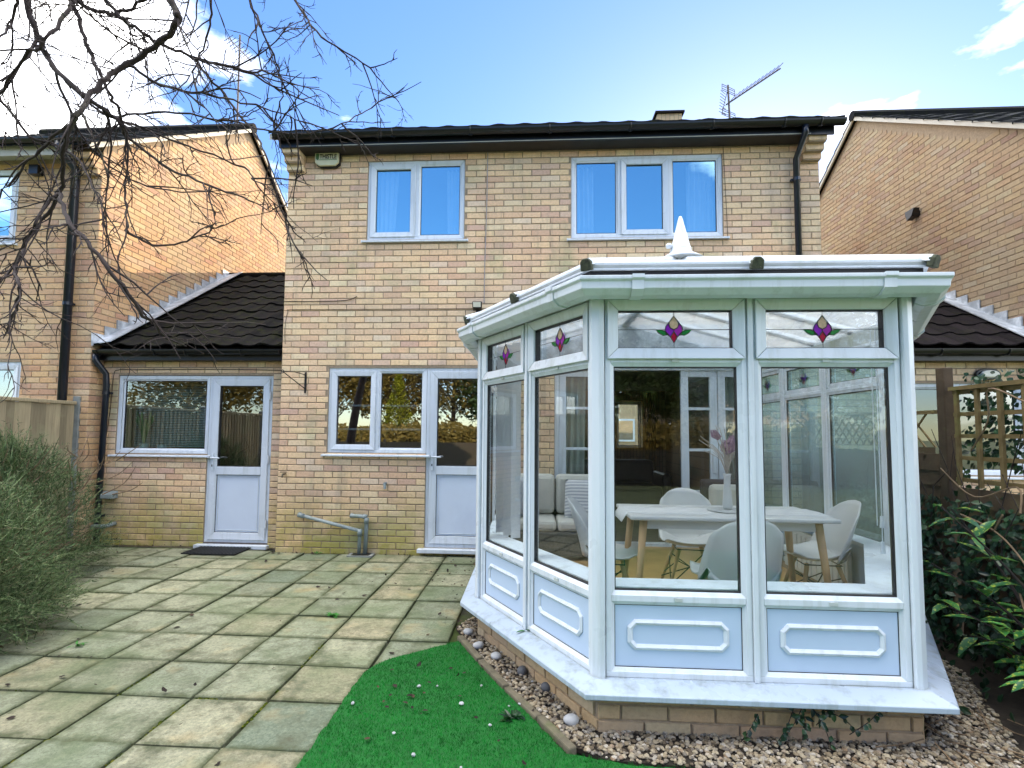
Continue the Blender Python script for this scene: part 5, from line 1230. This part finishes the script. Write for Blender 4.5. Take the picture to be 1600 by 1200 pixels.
# ------------------------------------------------------------------ rosemary at the left
def rosemary(label, c, rx, ry, h, n, seed):
    r = random.Random(seed); t = thing('rosemary_bush', label, 'shrub', (c[0], c[1], 0)); m = MB(); w = MB()
    for k in range(n):
        a = r.uniform(0, 2*PI); rr = r.random() ** .35; el = r.uniform(-.05, 1) ** .8 if r.random() < .85 else .1
        el = max(.0, el.real if isinstance(el, complex) else el) * PI / 2
        lump = 1 + .16 * mnoise.noise(Vector((math.cos(a) * 2.2, math.sin(a) * 2.2, el * 2.5 + seed)))
        out = Vector((math.cos(a) * math.cos(el), math.sin(a) * math.cos(el), math.sin(el)))
        P = Vector((c[0] + rx * rr * lump * out.x, c[1] + ry * rr * lump * out.y, .06 + h * rr * lump * out.z * .92))
        d = (out * .8 + Vector((r.uniform(-.7, .7), r.uniform(-.7, .7), r.uniform(-.35, .75)))).normalized(); L = r.uniform(.12, .30)
        g = Vector((0, 0, -r.uniform(.0, .10))); pts = [P, P + d * L * .5 + g * .25, P + d * L + g]
        sd = d.cross(Z + rv(.2)).normalized() * .0030
        b = len(m.v)
        for q in pts[:2]: m.v += [q - sd, q + sd]
        m.v.append(pts[2]); m.f += [(b, b+1, b+3, b+2), (b+2, b+3, b+4)]
        for j in range(11):
            f = j / 11; q = pts[0].lerp(pts[1], f * 2) if f < .5 else pts[1].lerp(pts[2], f * 2 - 1)
            nd_ = (d * .8 + Vector((r.uniform(-1, 1), r.uniform(-1, 1), r.uniform(-1, 1))) * .75).normalized(); s2 = nd_.cross(Vector((r.uniform(-1, 1), r.uniform(-1, 1), r.uniform(-1, 1)))).normalized() * .0030; b = len(m.v); l2 = r.uniform(.024, .046)
            m.v += [q - s2, q + s2, q + nd_ * l2]; m.f.append((b, b+1, b+2))
    for k in range(60):
        a = r.uniform(0, 2*PI); el = r.uniform(.1, 1.3); e = Vector((c[0] + rx * .9 * math.cos(a) * math.cos(el), c[1] + ry * .9 * math.sin(a) * math.cos(el), h * .95 * math.sin(el)))
        s = Vector((c[0] + r.uniform(-.3, .3) * rx, c[1] + r.uniform(-.3, .3) * ry, .02)); w.tube(smooth_path([s, s.lerp(e, .5) + Vector((r.uniform(-.1, .1), r.uniform(-.1, .1), .05)), e], 3), [.011, .01, .009, .007, .006, .004, .003], 5)
    tag(m.build('foliage', 'rosemary', t, recalc=False), kind='stuff'); w.build('branches', 'bark_r', t); return t
rosemary('feathery grey-green rosemary bush filling the lower left corner', (-1.16, -2.98), .88, 1.05, 1.24, 10500, 5)
rosemary('rosemary bush with bare twigs in front of the left fence', (-2.0, -1.35), .72, .85, 1.30, 4200, 9)
bt = MB(); r_ = random.Random(8)
for k in range(30):
    p = Vector((r_.uniform(-2.2, -1.2), r_.uniform(-1.5, -.7), r_.uniform(.7, 1.15))); e = p + Vector((r_.uniform(-.05, .3), r_.uniform(-.1, .2), r_.uniform(.1, .35)))
    bt.tube(smooth_path([p, p.lerp(e, .5) + rv(.05), e], 3), [.006, .006, .006, .005, .004, .003, .002], 5)
tag(bt.build('pruned_twigs', 'bark_r'), 'cut brown twigs sticking up from the rosemary by the fence', 'twigs', kind='stuff')

# ------------------------------------------------------------------ bare tree hanging in from the left
LIMB = {
'L1': [(0.46, -3.87, 4.09), (0.51, -3.82, 3.6), (0.56, -3.79, 3.41), (0.7, -3.84, 3.22), (0.91, -3.88, 3.04), (0.97, -3.78, 3.0), (0.93, -3.63, 2.98), (1.17, -3.65, 2.8), (1.53, -3.84, 2.6), (1.78, -3.9, 2.49)],
'L2': [(1.43, -4.18, 3.58), (1.54, -4.17, 3.24), (1.57, -4.17, 3.15), (1.47, -4.12, 3.11), (1.29, -4.08, 3.04), (1.22, -4.16, 2.88), (1.23, -4.25, 2.69), (1.14, -4.2, 2.6), (0.96, -4.03, 2.49), (0.81, -3.99, 2.34), (0.93, -4.17, 2.11), (1.1, -4.31, 1.98), (0.91, -4.16, 1.88)],
'L3': [(0.96, -4.03, 2.49), (1.25, -4.26, 2.25), (1.45, -4.33, 2.07), (1.55, -4.27, 1.91), (1.52, -4.06, 1.83)],
'L4': [(0.78, -4.02, 3.59), (0.95, -4.0, 3.42), (1.03, -3.9, 3.43), (1.21, -3.91, 3.48), (1.58, -4.1, 3.42)],
'L5': [(0.96, -3.91, 3.56), (1.1, -3.92, 3.4), (1.27, -3.91, 3.28), (1.39, -3.81, 3.26), (1.5, -3.73, 3.13), (1.73, -3.83, 2.85), (1.88, -3.98, 2.63), (1.92, -3.87, 2.39)],
'L6': [(1.37, -3.52, 4.12), (1.5, -3.54, 3.8), (1.62, -3.53, 3.53), (1.62, -3.37, 3.4), (1.52, -3.27, 3.26)],
'L7': [(1.46, -3.42, 4.25), (1.68, -3.39, 3.91), (1.88, -3.46, 3.63), (2.13, -3.39, 3.49), (2.24, -3.16, 3.44)],
'L8': [(0.95, -4.0, 3.42), (0.94, -4.12, 3.12), (0.8, -4.06, 3.12), (0.55, -3.95, 3.0), (0.55, -4.04, 2.82)],
'L9': [(0.82, -3.86, 3.48), (0.89, -3.85, 3.29), (0.99, -3.9, 3.14), (1.04, -3.86, 3.02), (0.98, -3.71, 2.96), (0.96, -3.66, 2.67), (1.13, -3.85, 2.39)],
'L10': [(0.91, -3.75, 3.03), (0.89, -3.6, 3.08), (1.15, -3.55, 2.99), (1.56, -3.63, 2.8), (1.68, -3.72, 2.67), (1.74, -3.56, 2.6)],
'L11': [(1.13, -3.85, 2.39), (1.13, -3.67, 2.38), (1.3, -3.62, 2.43), (1.56, -3.79, 2.43)],
'L12': [(0.7, -3.84, 3.22), (0.75, -3.59, 3.14), (0.97, -3.51, 3.19), (1.4, -3.5, 3.14), (1.75, -3.62, 2.98), (2.04, -3.66, 2.98), (2.17, -3.46, 3.21)],
'L13': [(0.91, -3.85, 3.04), (0.95, -3.77, 2.96), (0.86, -3.67, 2.73), (0.75, -3.51, 2.39)],
'L14': [(0.56, -3.79, 3.41), (0.63, -3.97, 3.08), (0.39, -3.86, 3.04)],
'L15': [(0.7, -4.12, 3.47), (0.73, -4.06, 3.38), (0.66, -4.02, 3.29), (0.77, -4.18, 3.06)],
'L16': [(1.29, -3.71, 3.87), (1.41, -3.73, 3.63), (1.35, -3.65, 3.49), (1.19, -3.53, 3.41), (1.16, -3.63, 3.17)],
'L17': [(0.96, -4.03, 2.49), (1.0, -4.17, 2.29), (0.9, -4.13, 2.17), (1.0, -4.29, 2.01)],
'L18': [(1.39, -3.81, 3.26), (1.67, -3.84, 3.17), (1.78, -3.75, 3.2), (1.87, -3.59, 3.2)],
'L19': [(0.7, -3.84, 3.22), (0.75, -3.78, 3.01), (0.8, -3.68, 2.87), (1.08, -3.67, 2.69), (1.54, -3.85, 2.57)],
'L20': [(1.29, -4.08, 3.04), (1.41, -4.04, 2.97), (1.64, -4.04, 2.91), (1.76, -3.89, 2.96), (1.93, -3.77, 2.95)],
'L21': [(1.23, -4.25, 2.69), (1.02, -4.19, 2.6), (0.79, -4.08, 2.53), (0.71, -4.1, 2.38)],
'L22': [(0.55, -3.95, 3.0), (0.71, -3.93, 2.81), (0.86, -3.89, 2.76), (1.11, -4.0, 2.5), (1.24, -4.11, 2.31)]}
LR = {'L1': (.015, .0035), 'L2': (.014, .005), 'L3': (.0085, .0055), 'L4': (.011, .005), 'L5': (.009, .003), 'L8': (.009, .0035), 'L9': (.010, .0035), 'L14': (.008, .0035), 'L15': (.009, .0035)}
tree = thing('bare_tree', 'leafless tree with tangled drooping branches hanging across the top left', 'tree', (-.9, -4.75, 0))
HUB = Vector((.32, -4.0, 4.25))
MB().tube(smooth_path([(-.9, -4.75, -.1), (-.85, -4.72, .9), (-.6, -4.55, 2.2), (-.15, -4.25, 3.5), tuple(HUB)], 5), [.12 - .0042 * k for k in range(21)], 12).build('trunk', 'bark', tree, smooth=True)
r_ = random.Random(17); big = MB(); fine = MB()
def twig(p, d, L, r, depth):
    n = 6; pts = [Vector(p)]; d = d.normalized()
    for k in range(n):
        d = (d + Vector((r_.uniform(-1, 1), r_.uniform(-1, 1), r_.uniform(-1, 1) - .06)) * .23).normalized(); pts.append(pts[-1] + d * L / n)
    fine.tube(pts, [r * (1 - .6 * k / n) for k in range(n + 1)], 5)
    if depth > 0:
        for k in range(1, n):
            if r_.random() < .5:
                q = (d + Vector((r_.uniform(-1, 1), r_.uniform(-1, 1), r_.uniform(-1, 1))) * 1.0).normalized(); twig(pts[k], q, L * r_.uniform(.25, .55), max(.0015, r * .7), depth - 1)
for k, P in LIMB.items():
    a, b = LR.get(k, (.0068, .0025)); pts = smooth_path(P, 6)
    for i in range(1, len(pts) - 1): pts[i] = pts[i] + Vector((r_.uniform(-1, 1), r_.uniform(-1, 1), r_.uniform(-1, 1))) * .008
    nP = len(pts); big.tube(pts, [(a + (b - a) * i / (nP - 1)) * (1.25 if i % 6 == 0 else 1) for i in range(nP)], 8)
    if k in ('L1', 'L2', 'L4', 'L6', 'L7', 'L15', 'L16', 'L5', 'L9'):
        s = Vector(P[0]); big.tube(smooth_path([HUB, HUB.lerp(s, .5) + Vector((0, 0, .12)), s], 5), [.03 - (.03 - a) * i / 10 for i in range(11)], 8)
    for i in range(2, nP):
        if r_.random() < .40:
            tg = (pts[i] - pts[i-1]).normalized(); d = tg * .9 + Vector((r_.uniform(-1, 1), r_.uniform(-1, 1), r_.uniform(-1.0, .75))) * .85
            twig(pts[i], d, r_.uniform(.12, .44), r_.uniform(.0028, .005), 2)
    twig(pts[-1], pts[-1] - pts[-3], r_.uniform(.1, .3), b * .9, 2)
big.build('branches', 'bark', tree, smooth=True); fine.build('twigs', 'bark', tree, recalc=False)

# ------------------------------------------------------------------ litter, weeds and moss on the paving
r_ = random.Random(31); dl = MB()
def litter(x, y, z, s):
    d = Vector((r_.uniform(-1, 1), r_.uniform(-1, 1), r_.uniform(-.1, .2))); leaf(dl, Vector((x, y, z + .004)), d, Vector((r_.uniform(-.3, .3), r_.uniform(-.3, .3), 1)), s, s * .7, r_.uniform(-.4, .2))
for k in range(70): litter(r_.triangular(1.3, 2.6, 2.4), r_.triangular(-1.6, -.05, -.4), .004, r_.uniform(.012, .035))
for k in range(60): litter(r_.uniform(-1.8, 2.4), r_.uniform(-4.2, -.1), .004, r_.uniform(.012, .05))
for k in range(34): litter(r_.uniform(2.15, 3.2), r_.triangular(-4.2, -2.6, -3.2), .022, r_.uniform(.014, .042)) 
for k in range(90): litter(r_.uniform(.05, 2.65), -.012 - abs(r_.gauss(0, .03)), .003, r_.uniform(.012, .032))
for k in range(40): litter(r_.uniform(-2.4, -.05), .185 - abs(r_.gauss(0, .03)), .003, r_.uniform(.012, .03))
for k in range(40): litter(2.50 + r_.uniform(-.12, .06), r_.uniform(-2.2, -.1), .004, r_.uniform(.012, .03))
for k in range(40): litter(r_.uniform(-1.2, .5), r_.uniform(-4.0, -2.9), .004, r_.uniform(.015, .05))
tag(dl.build('leaf_litter', 'deadleaf', recalc=False), 'dark dead leaves and cones scattered over patio and lawn', 'leaves', kind='stuff')
wl = MB()
for k in range(16):
    stone(wl, (r_.uniform(2.1, 3.25), r_.triangular(-4.2, -2.7, -3.4), .022), r_.uniform(.006, .013))
tag(wl.build('stray_gravel', 'pebble_w', recalc=False), 'pale gravel chips lying on the artificial grass', 'gravel', kind='stuff')
for (x, y, n, L, lb) in ((1.50, -2.06, 26, .06, 'small bright green weed in a patio joint'), (2.98, -3.42, 22, .09, 'dark green weed between lawn and gravel'), (3.05, -2.93, 9, .07, 'tiny weed against the conservatory sill'), (.55, -.05, 14, .06, 'weed growing at the foot of the house wall'), (.05, -2.75, 16, .05, 'green weed beside the rosemary bush')):
    m = MB()
    z = .004 if n != 9 else .26
    for k in range(n):
        a = r_.uniform(0, 2*PI); leaf(m, Vector((x + r_.uniform(-.03, .03), y + r_.uniform(-.02, .02), z)), Vector((math.cos(a), math.sin(a), r_.uniform(.15, 1.0))), Z, r_.uniform(.5, 1) * L, L * .28, .25)
    tag(m.build('weed', 'weed' if 'dark' not in lb else 'ivy', recalc=False), lb, 'weed', 'weeds')
ms_ = MB()
for (x, y, L, ax) in ((.10, -1.98, .22, 0), (1.225, -3.55, .30, 1), (1.645, -3.45, .25, 1), (1.645, -3.22, .16, 0), (1.3, -3.33, .12, 0), (1.225, -3.95, .3, 1), (.80, -3.9, .4, 1), (1.645, -2.75, .35, 1), (1.22, -4.1, .2, 1), (.8, -3.2, .3, 1), (.2, -3.3, .2, 0)):
    for k in range(60):
        t = (r_.random() - .5) * L; o_ = r_.gauss(0, .006); stone(ms_, (x + (t if not ax else o_), y + (t if ax else o_), -.014 + r_.random() * .006), r_.uniform(.004, .010), .6)
M['moss'] = leafy('moss', [(0, (.02, .035, .004)), (.6, (.05, .07, .007)), (1, (.12, .12, .015))], .9, .1, 0)
tag(ms_.build('moss', 'moss', recalc=False), 'yellow-green moss clumps in the patio joints', 'moss', kind='stuff')

# ------------------------------------------------------------------ the far end of the garden, behind the camera (seen in the window glass)
gf = thing('garden_fence', 'long timber fence across the far end of the garden, reflected in the windows', 'fence', (3, -15, 0))
for k in range(16):
    x = -13 + k * 2.0
    MB().box(x + .06, x + 1.94, -15.03, -14.99, .05, 1.0).build('fence_panel', 'timber_far', gf); MB().box(x - .05, x + .05, -15.05, -14.95, 0, 1.1).build('fence_post', 'timber_far', gf)
def garden_tree(name, label, x, y, h, rx, mat, n, trunk=1.2, cone=False, leafs=.16, seed=1):
    r = random.Random(seed); t = thing(name, label, 'tree', (x, y, 0)); m = MB(); b = MB()
    b.tube([(x, y, -.1), (x + .1, y, h * .4), (x + .05, y, h * .8)], [.16, .11, .04], 8)
    for k in range(40):
        z = r.uniform(.2, .8) * h; a = r.uniform(0, 2*PI); L = rx * r.uniform(.6, 1.1) * (1 - .6 * z / h); p = Vector((x + .06, y, z)); b.tube([p, p + Vector((math.cos(a) * L * .5, math.sin(a) * L * .5, L * .45)), p + Vector((math.cos(a) * L, math.sin(a) * L, L * .7))], [.035, .02, .008], 5)
    for k in range(n):
        a = r.uniform(0, 2*PI); rr = r.random() ** .4
        if cone: z = r.random() ** 1.4; R = rx * (1 - z) + .05; P = Vector((x + R * rr * math.cos(a), y + R * rr * math.sin(a), .2 + z * (h - .2)))
        else:
            el = r.uniform(-.9, 1.5); lump = 1 + .35 * mnoise.noise(Vector((math.cos(a) * 1.5 + seed, math.sin(a) * 1.5, el * 1.6))); P = Vector((x + rx * rr * lump * math.cos(a) * math.cos(el), y + rx * rr * lump * math.sin(a) * math.cos(el), h * .58 + h * .42 * rr * lump * math.sin(el)))
        leaf(m, P, Vector((r.uniform(-1, 1), r.uniform(-1, 1), r.uniform(-.6, .8))), Vector((r.uniform(-1, 1), r.uniform(-1, 1), 1)), leafs * r.uniform(.6, 1.3), leafs * .5, .2)
    tag(m.build('crown', mat, t, recalc=False), kind='stuff'); b.build('trunk', 'bark', t); return t
GT = [(-16, -21, 7.5, 3.0, 'olive', 'brown tree at the far left end of the garden belt'), (-12, -22, 8.5, 3.1, 'olive', 'tall brown tree second from the left end of the garden belt'), (-8.2, -23, 9.0, 3.0, 'olive', 'olive-brown tree reflected in the extension window'), (-5.2, -23, 8.0, 2.6, 'olive', 'olive tree just left of the golden conifer'), (-1.6, -24, 8.8, 2.8, 'olive', 'olive tree just right of the golden conifer'), (1.2, -23, 7.0, 2.3, 'hedge', 'green tree reflected in the back door'), (4.0, -25, 8.4, 2.8, 'olive', 'brown tree straight behind the camera'), (6.8, -21, 6.6, 2.7, 'hedge', 'dark green bushy tree reflected in the conservatory front'), (10.2, -22, 7.6, 2.8, 'hedge', 'green tree right of the bushy one in the garden belt'), (14.0, -22, 7.2, 3.0, 'olive', 'brown tree towards the right end of the garden belt')]
for k, (x, y, h, rx, mt, lb) in enumerate(GT): garden_tree('garden_tree', lb, x, y, h, rx, mt, 8500, leafs=.26, seed=k + 2)
garden_tree('golden_conifer', 'golden conifer glowing in the sun beyond the garden', -3.5, -19, 4.3, 1.3, 'conifer', 6500, cone=True, leafs=.12, seed=40)
hd_ = thing('garden_hedge', 'long brown-green hedge behind the far garden fence', 'hedge', (0, -17.5, 0)); hm = MB(); r_ = random.Random(77)
MB().box(-18, 18, -18.0, -17.2, -.1, 1.3).build('core', 'bark', hd_)
for k in range(15000):
    x = r_.uniform(-18, 18); top = 1.55 + .5 * mnoise.noise(Vector((x * .7, 0, 2)))
    leaf(hm, Vector((x, r_.uniform(-17.2, -16.85), top * r_.random() ** .7)) if r_.random() < .75 else Vector((x, r_.uniform(-18, -16.9), top + r_.uniform(-.15, .15))), Vector((r_.uniform(-1, 1), r_.uniform(.1, 1), r_.uniform(-.5, .8))), Vector((0, 1, r_.uniform(-.2, 1))), r_.uniform(.12, .26), .12, .2)
tag(hm.build('foliage', 'olive', hd_, recalc=False), kind='stuff')
sh = thing('street_house', 'house across the street, seen through the living room window', 'house', (8, 24, 0))
MB().box(-4, 20, 22, 28, -.1, 5.0).build('wall', 'brick_side', sh); MB().prism(Fr((-4.2, 0, 0), (0, 1, 0), (1, 0, 0)), [(21.7, 4.9), (28.3, 4.9), (25, 7.2)], 0, 24.4).build('roof', 'tile_red', sh)
for x in (4.5, 7.0, 9.5, 12):
    w_ = MB().box(x, x + 1.5, 21.93, 22.0, 1.0, 2.2).build('window', 'upvc', sh); MB().box(x + .1, x + 1.4, 21.92, 21.93, 1.1, 2.1).build('pane', 'glass_lo', w_)
bh = thing('garden_house', 'pale brick house beyond the far garden trees, reflected in the glass', 'house', (14, -33, 0))
MB().box(9, 19, -36, -30, -.1, 5.0).build('wall', 'brick_side', bh); MB().prism(Fr((8.8, 0, 0), (0, 1, 0), (1, 0, 0)), [(-36.3, 4.9), (-29.7, 4.9), (-33, 7.4)], 0, 10.4).build('roof', 'tile_red', bh)
for x in (10.5, 13.5, 16.5):
    for z in (1.0, 3.4): w_ = MB().box(x, x + 1.3, -30.0, -29.93, z, z + 1.1).build('window', 'upvc', bh); MB().box(x + .08, x + 1.22, -29.93, -29.92, z + .08, z + 1.02).build('pane', 'glass_lo', w_)
